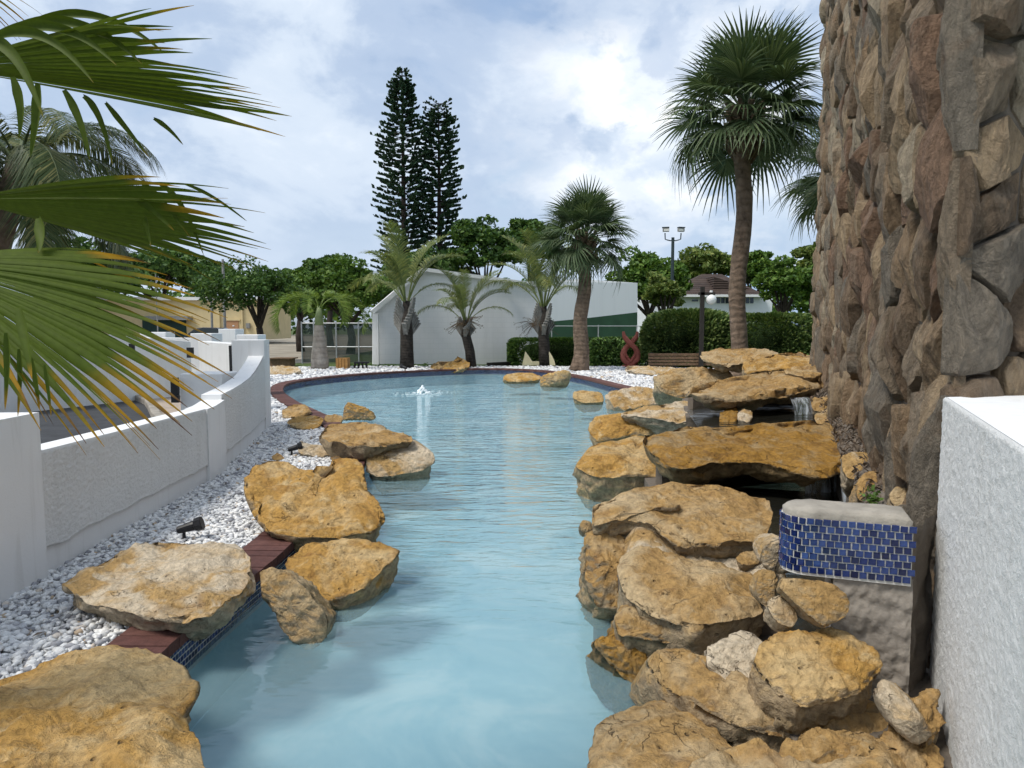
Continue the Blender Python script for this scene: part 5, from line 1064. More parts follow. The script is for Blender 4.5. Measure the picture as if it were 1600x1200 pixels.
def tripalm(label, px, py, ytrunk, yboot, lean, seed, sc, wide=1.0):
    b0 = G(px, py, 0.0); d = b0[1]; k = PXM(d); zt = YZ(ytrunk, d); zb = YZ(yboot, d); tx = b0[0]+lean
    def boots(t_):
        b = MB()
        for q in range(30):
            a = 6.283*(q % 3)/3+0.5+(q//3)*0.13; f = (q//3)/9; z = zt-0.15+(zb-zt)*f*0.8; rr0 = 0.20*wide; p = np.array([tx+math.cos(a)*rr0*0.6, d+math.sin(a)*rr0*0.6, z]); e = p+np.array([math.cos(a)*(0.40-0.18*f), math.sin(a)*(0.40-0.18*f), 0.50])*wide; b.bar(p, e, 0.16*wide, 0.05)
        b.build('leaf_boots', M['grey_boot'], t_)
    plan = []; r = random.Random(seed)
    for q in range(14):
        plan.append((q*120+20+r.uniform(-30, 30), min(2, q//5), sc*r.uniform(0.88, 1.08), r.uniform(-0.08, 0.08)))
    t_ = feather('triangle_palm', label, 'three feathery palms by the white building', b0, [b0-np.array([0, 0, 0.1]), b0+np.array([lean*0.3, 0, zt*0.5]), (tx, d, zt), (tx, d, zb)], [0.27*wide, 0.24*wide, 0.23*wide, 0.12], 'dark_trunk', (tx, d, zb-0.1), TRI, plan, seed, boots)
tripalm('left feathery palm with grey boots before the white building', 636, 575, 520, 470, 0.0, 81, 0.95)
tripalm('middle short feathery palm with a leaning dark trunk', 737, 574, 522, 500, -0.22, 82, 0.72, 0.75)
tripalm('right feathery palm rising beside the clipped hedge', 851, 572, 520, 478, -0.05, 83, 1.05, 0.9)
# seed sprays on the two right ones
def spray(px, py, d, label, seed, s=1.0):
    r = random.Random(seed); c = D(px, py, d); b = MB()
    for k in range(46):
        a = r.uniform(0, 6.28); e = c+np.array([math.cos(a)*r.uniform(0.2, 0.75), math.sin(a)*0.3, r.uniform(-0.35, 0.30)])*s; b.tube([c, (c+e)/2+np.array([0, 0, 0.12]), e], [0.012, 0.009, 0.005], 4, False)
        for q in range(3): b.sphere(e+np.array([r.uniform(-.05, .05), 0, r.uniform(-.05, .05)]), 0.014, 5, 4)
    tag(b.build('flower_spray', M['boot']), label, 'flower spray', 'branching flower sprays of the feathery palms')
spray(727, 507, 26.2, 'branching tan flower spray on the middle short feathery palm', 1); spray(838, 508, 27.3, 'branching tan flower spray on the right feathery palm', 2, 1.2)
BOT = [frond_mesh('frond', 2.5, 70, 0.50, R(62), R(178), 75, 'bottle', 0.55, 0.1, 0.03, 0.2, 0.9), frond_mesh('frond', 2.3, 66, 0.5, R(80), R(170), 76, 'bottle', 0.55, 0.1, 0.03, 0.2, 0.9)]
b0 = G(500, 577, 0.0); d = b0[1]; prof = [(577, 13.5), (565, 13.5), (550, 12), (535, 10), (522, 8.5), (510, 7), (503, 6), (495, 6.5), (488, 5)]
def shaft(t_): MB().tube([(b0[0], d, YZ(508, d)), (b0[0], d, YZ(496, d)), (b0[0]+0.02, d, YZ(478, d))], [0.155, 0.14, 0.07], 12).build('crownshaft', M['crownshaft'], t_, True)
feather('bottle_palm', 'bottle palm with swollen pale trunk and arching fronds', None, b0, [(b0[0], d, YZ(y, d)) for y, w in prof[:7]], [w/PXM(d) for y, w in prof[:7]], 'bottle_trunk', (b0[0]+0.02, d, YZ(482, d)), BOT, [(8, 0, 0.98, 0), (172, 0, 1.0, 0), (60, 1, 0.9, 0), (140, 1, 0.95, 0), (215, 0, 0.9, 0.1), (320, 0, 0.85, 0.1), (265, 1, 0.7, 0)], 91, shaft)
COC = [frond_mesh('frond', 2.6, 90, 0.75, R(60), R(120), 77, 'coco', 0.1, 0.5, 0.022, 0.15, 1.1), frond_mesh('frond', 2.5, 90, 0.75, R(28), R(120), 78, 'coco', 0.0, 0.7, 0.022, 0.15, 1.1), frond_mesh('frond', 2.4, 86, 0.7, R(-10), R(80), 79, 'coco', 0.0, 0.5, 0.022, 0.15, 1.1)]
ct = D(30, 255, 8.0); cb = np.array([ct[0]-1.1, 8.0, -0.03])
pl_ = [(k*51+17, min(2, k//11), 0.58+0.02*(k % 5), 0.0) for k in range(32)]
feather('coconut_palm', 'coconut palm with fine feathery fronds behind the big fan leaves', None, cb, [cb, cb+np.array([0.3, 0, 1.2]), cb+np.array([0.8, 0, 2.4]), ct], [0.17, 0.14, 0.13, 0.12], 'sabal_trunk', ct, COC, pl_, 95)

# big fan leaves in the left foreground
fp = thing('fan_palm', (-2.35, 1.9, 0.0), 'fan palm reaching in from the left with big pleated leaves, tips yellowing', 'palm tree')
MB().tube([(-2.35, 1.9, -0.05), (-2.33, 1.92, 0.8), (-2.3, 1.95, 1.9), (-2.3, 1.95, 2.3)], [0.19, 0.16, 0.15, 0.13], 14).build('trunk', M['boot'], fp, True)
def fan_leaf(hx, hy, hd, tips, fuse, strength, seed, extra=(), depth=(2.0, 2.4), lift=0.0, pw=1.0):
    r = np.random.RandomState(seed); H = D(hx, hy, hd); lf = None; more = []
    for i, tp_ in enumerate(tips):
        more.append(tp_)
        if i < len(tips)-1: q = tips[i+1]; k_ = r.uniform(0.90, 0.99); more.append((hx+((tp_[0]+q[0])/2-hx)*k_, hy+((tp_[1]+q[1])/2-hy)*k_))
    tips = more; n = len(tips)
    stalk = MB(); stalk.tube([(-2.3, 1.95, 2.2), (np.array((-2.3, 1.95, 2.2))+H)/2+np.array([0, 0, 0.08]), H], [0.022, 0.018, 0.012], 8); lf = stalk.build('leaf', M['crownshaft'], fp)
    ORG[lf] = ORG[fp]
    T = np.array([D(x, y, depth[0]+(depth[1]-depth[0])*i/max(1, n-1)) for i, (x, y) in enumerate(tips)])
    S = 16
    def path(i, t):
        tip = T[i]; m = H+(tip-H)*0.55+np.array([0, 0, lift]); return (1-t)**2*H+2*t*(1-t)*m+t*t*tip
    for i in range(n):
        V = []; at = []; ax_t = T[min(n-1, i+1)]-T[max(0, i-1)]; jit = r.uniform(-0.06, 0.06); cur = r.normal(0, 0.012); st = strength*r.uniform(0.84, 1.10)
        for k in range(S+1):
            t = k/S; p = path(i, t); a_, b_ = path(max(0, i-1), min(t, fuse+jit)), path(min(n-1, i+1), min(t, fuse+jit)); g = (b_-a_)/(2 if 0 < i < n-1 else 1); gl_ = np.linalg.norm(g); g = g/(gl_+1e-9)
            gp = (b_-a_)/(2 if 0 < i < n-1 else 1); dp0 = T[i]-H; dp0 = dp0/np.linalg.norm(dp0); gp = gp-dp0*(gp@dp0); gl_ = np.linalg.norm(gp); g = gp/(gl_+1e-9)
            hw = gl_*0.62 if t < fuse+jit else gl_*0.62*max(0.0, 1-(t-fuse-jit)/(1-fuse-jit))**0.75
            hw = max(hw, 0.0006); dirp = path(i, min(1, t+0.02))-path(i, max(0, t-0.02)); dirp /= np.linalg.norm(dirp)+1e-9; nn_ = np.cross(dirp, g); fold = hw*(0.55+0.5*max(0, t-fuse))
            dr = np.array([0, 0, -0.10*max(0, t-fuse)**2])+nn_*cur*max(0, t-fuse)*4
            V += [p+g*hw+nn_*fold*0.5+dr, p-nn_*fold*0.5+dr, p-g*hw+nn_*fold*0.5+dr]; at += [t*st]*3
        F = []
        for k in range(S): o_ = 3*k; F += [(o_, o_+1, o_+4, o_+3), (o_+1, o_+2, o_+5, o_+4)]
        obj('leaf_segment', V, F, M['fan'], lf, True, attr={'tip': at})
    for (p0, p1, p2, d0, d1, w) in extra:                   # bent-over free segments
        A, B, Cc = D(*p0, d0), D(*p1, (d0+d1)/2), D(*p2, d1); V = []; at = []
        for k in range(S+1):
            t = k/S; p = (1-t)**2*A+2*t*(1-t)*B+t*t*Cc; dp = 2*(1-t)*(B-A)+2*t*(Cc-B); dp /= np.linalg.norm(dp); g = np.cross(dp, (0, 1, 0.2)); g /= np.linalg.norm(g); hw = w*min(1, 0.35+t*2.2)*(1-t)**0.6+0.0006; nn_ = np.cross(dp, g)
            V += [p+g*hw+nn_*hw*0.4, p-nn_*hw*0.4, p-g*hw+nn_*hw*0.4]; at += [t*strength*0.93]*3
        F = []
        for k in range(S): o_ = 3*k; F += [(o_, o_+1, o_+4, o_+3), (o_+1, o_+2, o_+5, o_+4)]
        obj('leaf_segment', V, F, M['fan'], lf, True, attr={'tip': at})
fan_leaf(-95, 105, 1.95, [(240, 22), (305, 14), (268, 40), (330, 62), (300, 84), (345, 104), (372, 114), (392, 132), (408, 145), (425, 158), (438, 170), (452, 180), (455, 192), (446, 208)], 0.72, 0.70, 1,
         [((-10, 60), (70, 20), (146, 129), 1.8, 1.75, 0.016), ((0, 52), (100, 12), (182, 102), 1.85, 1.8, 0.016), ((20, 44), (130, 5), (222, 100), 1.9, 1.85, 0.016), ((60, 30), (160, -2), (256, 82), 2.0, 1.95, 0.013), ((-20, 60), (30, 62), (68, 184), 1.7, 1.65, 0.018),
          ((130, 150), (160, 165), (176, 258), 2.0, 1.95, 0.012), ((165, 160), (195, 195), (232, 245), 2.0, 1.95, 0.010), ((240, 185), (262, 195), (286, 226), 2.05, 2.0, 0.008), ((60, 130), (60, 180), (48, 245), 1.9, 1.9, 0.016), ((20, 120), (40, 160), (30, 215), 1.9, 1.9, 0.016), ((100, 140), (130, 180), (140, 250), 1.9, 1.9, 0.014)], (1.75, 2.3), 0.02)
fan_leaf(-60, 312, 2.0, [(250, 276), (358, 284), (330, 296), (415, 326), (360, 318), (402, 351), (418, 372), (422, 388), (420, 402), (402, 410), (378, 416), (340, 418), (300, 412), (250, 405)], 0.72, 0.70, 2,
         [((220, 285), (250, 300), (298, 372), 2.0, 1.95, 0.010), ((250, 288), (285, 300), (318, 398), 2.05, 2.0, 0.010), ((290, 288), (330, 300), (385, 345), 2.1, 2.05, 0.006), ((60, 340), (70, 370), (60, 395), 1.9, 1.85, 0.02), ((205, 305), (235, 320), (272, 360), 1.95, 1.9, 0.012), ((225, 340), (230, 345), (236, 385), 1.95, 1.9, 0.010)], (1.8, 2.2), 0.02)
fan_leaf(-130, 410, 1.75, [(190, 398), (232, 406), (262, 424), (300, 446), (356, 486), (312, 498), (344, 520), (326, 540), (366, 578), (340, 590), (362, 612), (334, 628), (300, 648), (298, 668), (246, 690), (252, 706), (218, 692), (165, 690), (132, 704), (80, 640), (50, 660)], 0.60, 0.88, 3,
         [((30, 480), (40, 520), (50, 592), 1.6, 1.55, 0.016), ((10, 520), (15, 560), (8, 640), 1.6, 1.6, 0.010), ((30, 545), (35, 580), (28, 650), 1.65, 1.65, 0.008), ((50, 560), (58, 600), (62, 640), 1.65, 1.65, 0.008), ((70, 570), (76, 600), (80, 650), 1.65, 1.65, 0.006)], (2.0, 1.6), 0.05)
fan_leaf(-200, -60, 1.8, [(30, 26), (46, 20), (62, 12), (40, 28)], 0.4, 0.9, 4, (), (1.9, 2.0), 0.05)

# ------------------------------------------------------------------ hedges
def hedge(label, name, boxes, leaf, n, mat, seed):
    r = np.random.RandomState(seed); P = []; core_ = MB(); tot = sum((b[3]*b[5]+b[4]*b[5]+b[3]*b[4]) for b in boxes)
    base = (boxes[0][0], boxes[0][1], 0); t_ = thing(name, base, label, 'hedge')
    for (cx, cy, cz, sx_, sy__, sz_, pw) in boxes:
        m = int(n*(sx_*sz_+sy__*sz_+sx_*sy__)/tot); d = r.normal(size=(m, 3)); q = np.abs(d)**pw; d = d/(q.sum(1)**(1/pw))[:, None]; d *= r.uniform(0.86, 1.05, m)[:, None]
        Q = d*np.array([sx_/2, sy__/2, sz_/2]); Q += 0.05*np.stack([perlin(Q*2.2+k*9, seed+k) for k in range(3)], 1); P.append(Q+np.array([cx, cy, cz]))
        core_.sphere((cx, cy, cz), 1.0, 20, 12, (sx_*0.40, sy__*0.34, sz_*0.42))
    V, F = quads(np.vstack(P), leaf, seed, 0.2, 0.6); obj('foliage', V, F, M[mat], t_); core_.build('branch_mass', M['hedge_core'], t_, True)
def pxbox(x0, x1, yt, yb, d, dep, pw=6):
    a, b = D(x0, yt, d), D(x1, yb, d); return ((a[0]+b[0])/2, d+dep/2, (a[2]+b[2])/2, b[0]-a[0], dep, a[2]-b[2], pw)
hedge('long low clipped hedge behind sculpture and palms', 'clipped_hedge', [pxbox(796, 950, 529, 576, 27.9, 1.0, 7), pxbox(925, 1030, 528, 578, 27.3, 1.0, 7)], 0.055, 26000, 'hedge', 121)
hedge('tall rounded shrub left of the tall palm trunk', 'round_shrub', [pxbox(1016, 1160, 484, 580, 25.5, 2.2, 3.2)], 0.075, 19000, 'hedge2', 122)
hedge('tall clipped shrub mass right of the tall palm trunk', 'round_shrub', [pxbox(1150, 1300, 491, 585, 25.0, 2.2, 4.5)], 0.075, 19000, 'hedge2', 123)
# a few weeds
def weed(p, s, label, seed):
    r = np.random.RandomState(seed); P = np.array(p)+np.abs(r.normal(0, 1, (60, 3)))*np.array([1, 1, 1])*s*0.5*np.array([1, 1, 1])-np.array([s*0.3, s*0.3, 0]); V, F = quads(P, s*0.22, seed); tag(obj('weed', V, F, M['weed']), label, 'weed', 'weeds')
weed(G(1322, 655, 0.66), 0.10, 'small green weed at the tower foot by the upper waterfall', 5); weed(G(1362, 785, 0.5), 0.08, 'small green weed under the brown angular stone', 6); weed(G(664, 574, 0.0), 0.16, 'green weed beside the craggy far rock', 7)
# grass strip by the white building
P = np.c_[rng.uniform(-6.6, -2.6, 3000), rng.uniform(27.0, 27.9, 3000), rng.uniform(0, 0.03, 3000)]; V, F = quads(P, 0.05, 5); tag(obj('grass_strip', V, F, M['weed'], origin=(0, 0, 0)), 'short green grass at the foot of the white building', 'grass', kind='stuff')

# ------------------------------------------------------------------ buildings and court
def prism_wall(name, pts, thick, mat, parent):
    """wall standing on its own outline: pts = (x, y, z) face outline, thickness goes away from the viewer"""
    P = np.array(pts, float); d = P[-1][:2]-P[0][:2]; d = (P[:, :2].max(0)-P[:, :2].min(0)) if np.linalg.norm(d) < 1e-3 else d; nn_ = np.array([-d[1], d[0]])/np.linalg.norm(d)
    if nn_[1] < 0: nn_ = -nn_
    m = len(P); V = list(P)+[p+np.r_[nn_*thick, 0] for p in P]; F = [tuple(range(m)), tuple(range(2*m-1, m-1, -1))]+[(i, m+i, m+(i+1) % m, (i+1) % m) for i in range(m)]
    return obj(name, V, F, mat, parent)
hb = thing('handball_court_building', (D(583, 575, 27.5)[0], 27.5, 0), 'white painted block building with a sloping side parapet behind the feathery palms', 'building')
dA, dB = 27.8, 29.8
def on(px, py): f = (px-583)/(850-583.); dd = dA+(dB-dA)*np.clip(f, 0, 1.2); return D(px, py, dd)
def bs(px): p = on(px, 570); return np.array([p[0], p[1], -0.1])
prism_wall('side_wall', [bs(583), on(583, 488), on(648, 431), on(664, 421), on(778, 436), on(850, 446), bs(850)], 0.35, M['block'], hb)
b = MB()
for a_, c_ in (((581, 487), (648, 430)), ((648, 430), (664, 420))):
    p, q = on(*a_), on(*c_); b.bar(p+np.array([0, 0.0, -0.02]), q+np.array([0, 0.0, -0.02]), 0.55, 0.16)
b.build('parapet_cap', M['white'], hb)
p, q = on(664, 421), on(850, 446); MB().bar(p+np.array([0, 0.1, -0.02]), q+np.array([0, 0.1, -0.02]), 0.5, 0.14).build('parapet_cap', M['white'], hb)
for x in (662, 760, 805): p = bs(x); MB().box((p[0], p[1]+0.0, 1.4), (0.30, 0.03, 2.9), math.atan2((bs(850)-bs(583))[1], (bs(850)-bs(583))[0])).build('pilaster', M['block'], hb)
p, q = D(583, 575, 27.5), D(592, 575, 27.5); MB().box(((p[0]+q[0])/2, 27.56, YZ(488, 27.5)/2-0.05), (q[0]-p[0], 0.16, YZ(488, 27.5))).build('corner_post', M['white'], hb)
cw_ = thing('court_end_wall', (D(900, 570, 36)[0], 36, 0), 'white court wall with dark green painted lower part behind the hedge', 'wall')
def cv(px, py, dd=36.0): f = (px-830)/166.; return D(px, py, dd+2.5*f)
prism_wall('wall_panel', [cv(822, 580), cv(822, 440), cv(905, 436), cv(996, 442), cv(996, 580)], 0.4, M['court'], cw_)
g = [cv(822, 578), cv(822, 506), cv(908, 498), cv(995.5, 488), cv(995.5, 578)]
prism_wall('green_paint_panel', [p+np.array([0, -0.05, 0]) for p in g], 0.04, M['court_green'], cw_)
# fence rail in front of court
def fence(label, posts, ytop, d, rails, mesh_to=None, thick=0.03, name='chain_link_fence', d2=None):
    d2 = d2 or d; f_ = lambda x: d+(d2-d)*(x-posts[0])/(posts[-1]-posts[0]); p0_ = D(posts[0], ytop, f_(posts[0])); t_ = thing(name, (p0_[0], p0_[1], 0), label, 'fence')
    for x in posts: p = D(x, ytop, f_(x)); MB().tube([(p[0], p[1], -0.05), (p[0], p[1], p[2]+0.04)], thick, 8).build('post', M['steel'], t_)
    for y in rails: MB().tube([D(posts[0], y, f_(posts[0])), D(posts[-1], y, f_(posts[-1]))], thick*0.8, 6).build('rail', M['steel'], t_)
    if mesh_to:
        a_, b_ = D(posts[0], ytop, f_(posts[0])), D(posts[-1], ytop, f_(posts[-1])); V = [(a_[0], a_[1]+0.05, 0.02), (b_[0], b_[1]+0.05, 0.02), (b_[0], b_[1]+0.05, b_[2]), (a_[0], a_[1]+0.05, a_[2])]; obj('mesh_screen', V, [(0, 1, 2, 3)], M['mesh'], t_)
    return t_
fence('chain link fence with dark mesh screen left of the white building', [471, 490, 525, 560, 583], 504, 29.5, [505, 542], True)
fence('low pipe rail fence in front of the green court wall', [862, 935, 995, 1020], 509, 33, [509.5], None, 0.025, 'pipe_rail_fence')
fence('thin fence rail behind the tall shrub at the right', [1025, 1120, 1210, 1280], 491, 38, [491.5], None, 0.03, 'pipe_rail_fence')
# cross pieces and gate in the mesh fence
def far_box(name, x0, x1, yt, yb, d, dep, mat, parent, bev=0):
    a_, b_ = D(x0, yt, d), D(x1, yb, d); o = MB().box(((a_[0]+b_[0])/2, d+dep/2, (a_[2]+b_[2])/2), (b_[0]-a_[0], dep, a_[2]-b_[2])).build(name, M[mat], parent)
    if bev: bevel(o, bev)
    return o
def window(parent, x0, x1, yt, yb, d, mull=1):
    w = far_box('window', x0, x1, yt, yb, d-0.05, 0.12, 'frame', parent); ORG[w] = ORG[parent]
    for k in range(mull):
        u0 = x0+(x1-x0)*k/mull; u1 = x0+(x1-x0)*(k+1)/mull; m_ = (u1-u0)*0.1; far_box('pane', u0+m_, u1-m_, yt+1, yb-1, d-0.07, 0.05, 'glass', w)
# white house with hip roof
hs = thing('white_house', (D(1110, 500, 60)[0], 60, 0), 'white two-storey house with a brown hip roof behind the shrubs', 'house')
a_, b_ = D(1015, 458, 60), D(1207, 458, 60); MB().box(((a_[0]+b_[0])/2, 64, a_[2]/2), (b_[0]-a_[0], 8, a_[2])).build('wall', M['housewall'], hs)
e0, e1, rz_ = D(1046, 461, 59.4), D(1196, 461, 59.4), D(1117, 427, 63)
V = [(e0[0], 59.3, e0[2]), (e1[0], 59.3, e1[2]), (e1[0], 68.7, e1[2]), (e0[0], 68.7, e0[2]), (rz_[0]-0.9, 64, rz_[2]), (rz_[0]+0.9, 64, rz_[2])]
rf = obj('roof', V, [(0, 1, 5, 4), (1, 2, 5), (2, 3, 4, 5), (3, 0, 4), (3, 2, 1, 0)], M['roof'], hs); ORG[rf] = ORG[hs]
MB().box(((e0[0]+e1[0])/2, 59.25, e0[2]-0.06), (e1[0]-e0[0], 0.1, 0.2)).build('fascia', M['frame'], rf)
e2 = D(1200, 463, 61); MB().prism([(e1[0]-4, 60.5), (e1[0]+1.0, 60.5), (e1[0]+1.0, 67), (e1[0]-4, 67)], e1[2]-0.15, [e1[2]+1.6, e1[2]-0.1, e1[2]-0.1, e1[2]+1.6]).build('lower_roof', M['roof'], hs)
window(hs, 1119, 1140, 464, 475, 60, 3); window(hs, 1165, 1178, 464, 475, 60, 2); window(hs, 1080, 1092, 467, 472, 60, 1); window(hs, 1042, 1060, 463, 475, 60, 2)
# cream building at the left
yb_ = thing('cream_building', (D(300, 520, 62)[0], 62, 0), 'pale yellow flat-roofed building beyond the driveway', 'building')
far_box('wall', 150, 405, 468, 531, 62, 9, 'yellow', yb_); far_box('roof', 146, 409, 464, 469, 61.7, 9.6, 'frame', yb_)
dr_ = far_box('door', 352, 373, 501, 525, 61.95, 0.1, 'brown_door', yb_); ORG[dr_] = ORG[yb_]; far_box('frame', 350, 375, 499, 501, 61.9, 0.12, 'yellow', dr_); far_box('notice', 363, 366, 508, 510, 61.92, 0.03, 'frame', dr_)
far_box('wall_box', 384, 390, 505, 513, 61.8, 0.25, 'pole', yb_); far_box('pilaster', 337, 344, 470, 528, 61.85, 0.2, 'yellow', yb_); far_box('pilaster', 376, 380, 470, 528, 61.85, 0.2, 'yellow', yb_)
sh = far_box('garage_door', 222, 291, 500, 527, 61.9, 0.15, 'awning', yb_); ORG[sh] = ORG[yb_]
for k in range(7): far_box('slat', 223, 290, 501+k*3.7, 503.2+k*3.7, 61.86, 0.03, 'awning', sh)
far_box('awning_edge', 219, 293, 494, 500, 61.0, 1.0, 'pole', yb_)
# black car
cx0, cx1, cd = D(268, 525, 46), D(332, 525, 46), 46; cL = 4.5; car = thing('parked_car', (cx0[0]+cL/2, cd, 0), 'black parked car seen above the far white wall', 'car'); s0 = cx0[0]
prof = [(0, 0.30), (0.05, 0.72), (0.75, 0.86), (1.45, 1.38), (2.0, 1.47), (2.9, 1.44), (3.7, 1.02), (4.4, 0.92), (4.5, 0.35)]
V = [(s0+x, cd, z) for x, z in prof]+[(s0+x, cd+1.75, z) for x, z in prof]; m = len(prof)
o = obj('body', V, [tuple(range(m)), tuple(range(2*m-1, m-1, -1))]+[(i, m+i, m+(i+1) % m, (i+1) % m) for i in range(m)], M['carpaint'], car); bevel(o, 0.08, 3)
gv = [(1.0, 0.94), (1.5, 1.32), (2.0, 1.40), (2.85, 1.37), (3.4, 1.02)]; V = [(s0+x, cd-0.012, z) for x, z in gv]+[(s0+x, cd+0.03, z) for x, z in gv]; m = 5
obj('side_window', V, [tuple(range(m)), tuple(range(2*m-1, m-1, -1))]+[(i, m+i, m+(i+1) % m, (i+1) % m) for i in range(m)], M['glass'], car)
for x in (0.85, 3.6):
    for yy in (cd+0.02, cd+1.55):
        w = MB().tube([(s0+x, yy-0.05, 0.32), (s0+x, yy+0.18, 0.32)], 0.33, 18).build('wheel', M['rubber'], car); ORG[w] = ORG[car]; MB().tube([(s0+x, yy-0.065, 0.32), (s0+x, yy-0.04, 0.32)], 0.2, 14).build('rim', M['steel'], w)
MB().box((s0+0.06, cd+0.35, 0.68), (0.1, 0.4, 0.14)).build('headlight', M['lens'], car); MB().box((s0+0.06, cd+1.4, 0.68), (0.1, 0.4, 0.14)).build('headlight', M['lens'], car)
# poles
def lamp_pole(name, px, yt, d, r_, label, mat):
    p = D(px, yt, d); t_ = thing(name, (p[0], d, 0), label, 'pole'); MB().tube([(p[0], d, -0.05), (p[0], d, p[2]*0.6), (p[0], d, p[2])], [r_, r_*0.9, r_*0.8], 10).build('shaft', M[mat], t_); return t_, p
lamp_pole('utility_pole', 348, 405, 48, 0.10, 'tall grey utility pole before the cream building', 'pole'); lamp_pole('utility_pole', 330, 470, 50, 0.09, 'short grey post left of the tall utility pole', 'pole'); lamp_pole('utility_pole', 243, 428, 55, 0.05, 'thin distant pole above the cream building roof', 'pole')
fpole, p = lamp_pole('floodlight_pole', 1051.5, 371, 42, 0.11, 'tall dark pole with two floodlights near the white house', 'darkpole')
for s in (-1, 1):
    pts = [(p[0], 42, p[2]-0.15)]+[(p[0]+s*0.45*t, 42, p[2]-0.20+0.10*(1-math.cos(t*1.5))) for t in (0.3, 0.7, 1.0)]+[(p[0]+s*0.47, 42, p[2]+0.25)]
    MB().tube(pts, 0.035, 6).build('arm', M['darkpole'], fpole); fl_ = MB().box((p[0]+s*0.44, 41.9, p[2]+0.42), (0.36, 0.20, 0.20), 0.3*s).build('floodlight', M['pole'], fpole); ORG[fl_] = ORG[fpole]
    MB().box((p[0]+s*0.45, 41.92, p[2]+0.56), (0.40, 0.26, 0.05), 0.3*s).build('hood', M['darkpole'], fl_); MB().box((p[0]+s*0.43, 41.79, p[2]+0.40), (0.28, 0.02, 0.12), 0.3*s).build('lens', M['lens'], fl_)
lg = D(1095, 575, 24.0); lamp = thing('globe_lamp', (lg[0], 24, 0), 'dark timber post with an arm carrying a white globe lamp', 'lamp'); zt = YZ(448, 24)
MB().box((lg[0], 24, zt/2), (0.13, 0.13, zt)).build('post', M['darkwood'], lamp); MB().box((lg[0]+0.14, 23.98, YZ(459, 24)), (0.55, 0.09, 0.09)).build('arm', M['darkwood'], lamp)
gc_ = D(1111, 468, 24); MB().sphere(gc_, 0.175, 20, 14).build('globe', M['globe'], lamp, True); MB().tube([gc_+np.array([0, 0, 0.16]), gc_+np.array([0, 0, 0.30])], [0.06, 0.045], 10).build('holder', M['frame'], lamp)
g2 = D(1113, 476, 30); 
# bench
bn = thing('bench', (D(1052, 577, 24.2)[0], 24.2, 0), 'timber slat bench with black posts in front of the tall shrub', 'bench')
xs = [D(x, 577, 24.2)[0] for x in (1019, 1053.5, 1090, 1127)]
for x, yy in zip(xs, (24.35, 24.25, 24.15, 24.05)): MB().box((x, yy, YZ(551, yy)/2), (0.11, 0.11, YZ(551, yy))).build('post', M['iron'], bn)
for k, yp in enumerate((554, 559, 564, 569)): MB().bar((xs[0]-0.12, 24.29, YZ(yp, 24.29)), (xs[-1]+0.12, 23.98, YZ(yp, 23.98)), 0.04, 0.085).build('slat', M['wood'], bn)
for k in range(3): MB().bar((xs[0]-0.08, 24.45+k*0.13, 0.33), (xs[-1]+0.08, 24.15+k*0.13, 0.33), 0.11, 0.035).build('seat_slat', M['wood'], bn)
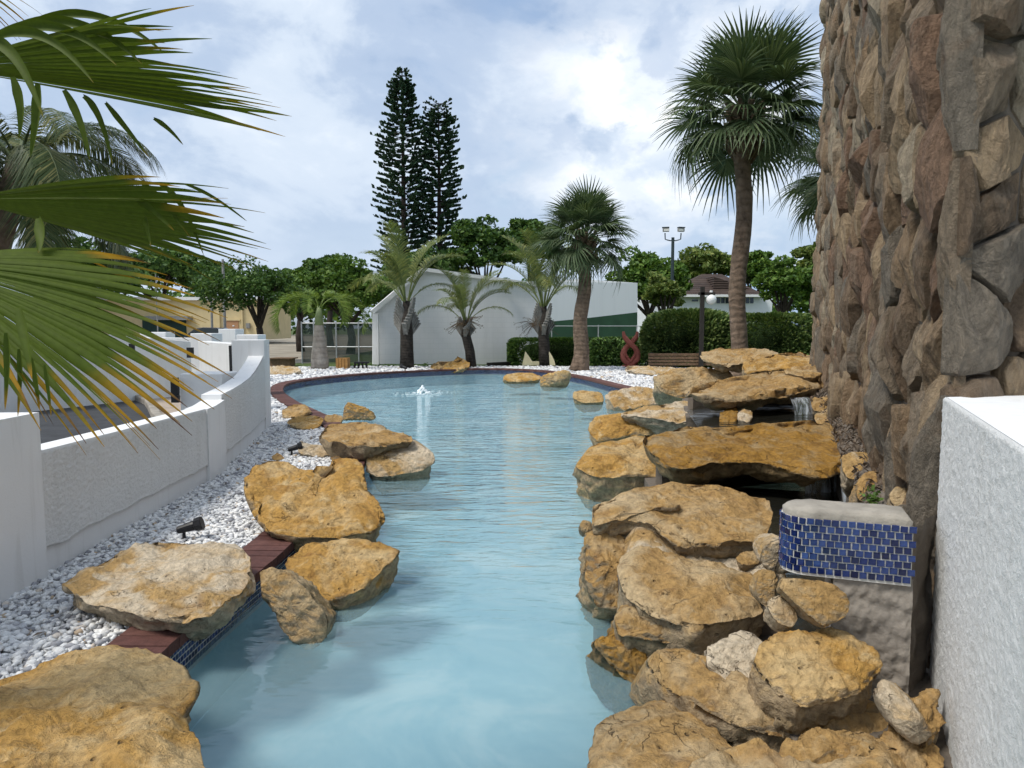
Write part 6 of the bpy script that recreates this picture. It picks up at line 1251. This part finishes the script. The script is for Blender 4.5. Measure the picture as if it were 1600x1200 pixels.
# sculpture
sb = G(985, 574, 0.0); d = sb[1]; sc_ = thing('sculpture', sb, 'terracotta sculpture of interlaced loops on the gravel', 'sculpture')
def sp_(x, y, o_): q = D(x, y, d); return (q[0], d+o_, q[2])
def strand(P, r_): 
    P = np.array(P); t = np.linspace(0, len(P)-1, 40); Q = np.stack([np.interp(t, range(len(P)), P[:, k]) for k in range(3)], 1)
    for _ in range(5): Q[1:-1] = 0.25*Q[:-2]+0.5*Q[1:-1]+0.25*Q[2:]
    return Q
for s in (-1, 1):
    X = lambda v: 985+s*v
    MB().tube(strand([sp_(X(11), 518, 0), sp_(X(10), 526, 0.0), sp_(X(2), 536, 0.05*s), sp_(X(-7), 543, 0.05*s), sp_(X(-12), 551, 0), sp_(X(-12), 561, 0), sp_(X(-4), 568, -0.03*s), sp_(X(3), 575, 0)], 0), [0.045+0.05*min(1, k/8) for k in range(40)], 10).build('strand', M['terracotta'], sc_, True)
    MB().tube(strand([sp_(X(10.5), 527, 0), sp_(X(4), 531, 0.02), sp_(X(0), 538, 0.02), sp_(X(7), 546, -0.03*s), sp_(X(8.5), 553, 0), sp_(X(3), 561, 0.02), sp_(X(0), 566, 0)], 0), 0.06, 8).build('inner_loop', M['terracotta'], sc_, True)
MB().box((sb[0], d, 0.03), (0.55, 0.4, 0.10)).build('base', M['terracotta'], sc_)
# cream play bench with pointed wings
cb_ = G(842, 571, 0.0); d = cb_[1]-0.6; cr = thing('winged_bench', (cb_[0], d, 0), 'cream concrete seat with two pointed wings round the right feathery palm', 'bench')
for pts, nm in (([(816, 571), (821, 549), (826, 556), (832, 565), (834, 571)], 'wing'), ([(856, 571), (858, 549), (862, 555), (866, 563), (868, 571)], 'wing')):
    prism_wall(nm, [D(x, y, d) for x, y in pts], 0.30, M['cream'], cr)
far_box('seat', 830, 858, 565, 571, d+0.05, 0.35, 'cream', cr)
# crate and stool
ct_ = thing('wooden_crate', G(534, 577, 0.0), 'orange-brown slatted wooden crate by the mesh fence', 'crate'); d = ORG[ct_][1]
for k in range(4): far_box('board', 524.5+k*4.7, 528.9+k*4.7, 559.5, 577, d, 0.42, 'crate', ct_)
st_ = thing('stool', G(564, 577, 0.0), 'small black trestle stool on gravel beside the crate', 'stool'); d = ORG[st_][1]
far_box('seat', 553, 575, 565.5, 568, d, 0.25, 'black', st_)
for x in (555, 561, 566, 572): p, q = D(x, 568, d+0.05), D(x+(1.5 if x > 563 else -1.5), 577, d+0.1); MB().bar(p, q, 0.05).build('leg', M['black'], st_)
pl2 = thing('timber_planter', np.r_[D(432, 570, 27.5)[:2], 0], 'low brown timber block behind the flat pale rock', 'planter'); far_box('box', 421, 454, 561, 573, 27.5, 0.6, 'wood', pl2)
far_box('lid', 419, 456, 559.5, 561.2, 27.4, 0.8, 'wood', pl2)
# path and yard strip
sheet('path', [G(880, 569.5)[:2], G(1120, 572)[:2], G(1130, 566)[:2], G(900, 564.5)[:2]], [], 0.004, M['path'])
tm = MB(); q0, q1 = G(762, 572, 0)[:2], G(800, 570, 0)[:2]; tm.bar((*q0, 0.06), (*q1, 0.06), 0.12, 0.14); tag(tm.build('timber_edging', M['darkwood']), 'dark timber edging lying between white building and hedge', 'edging')
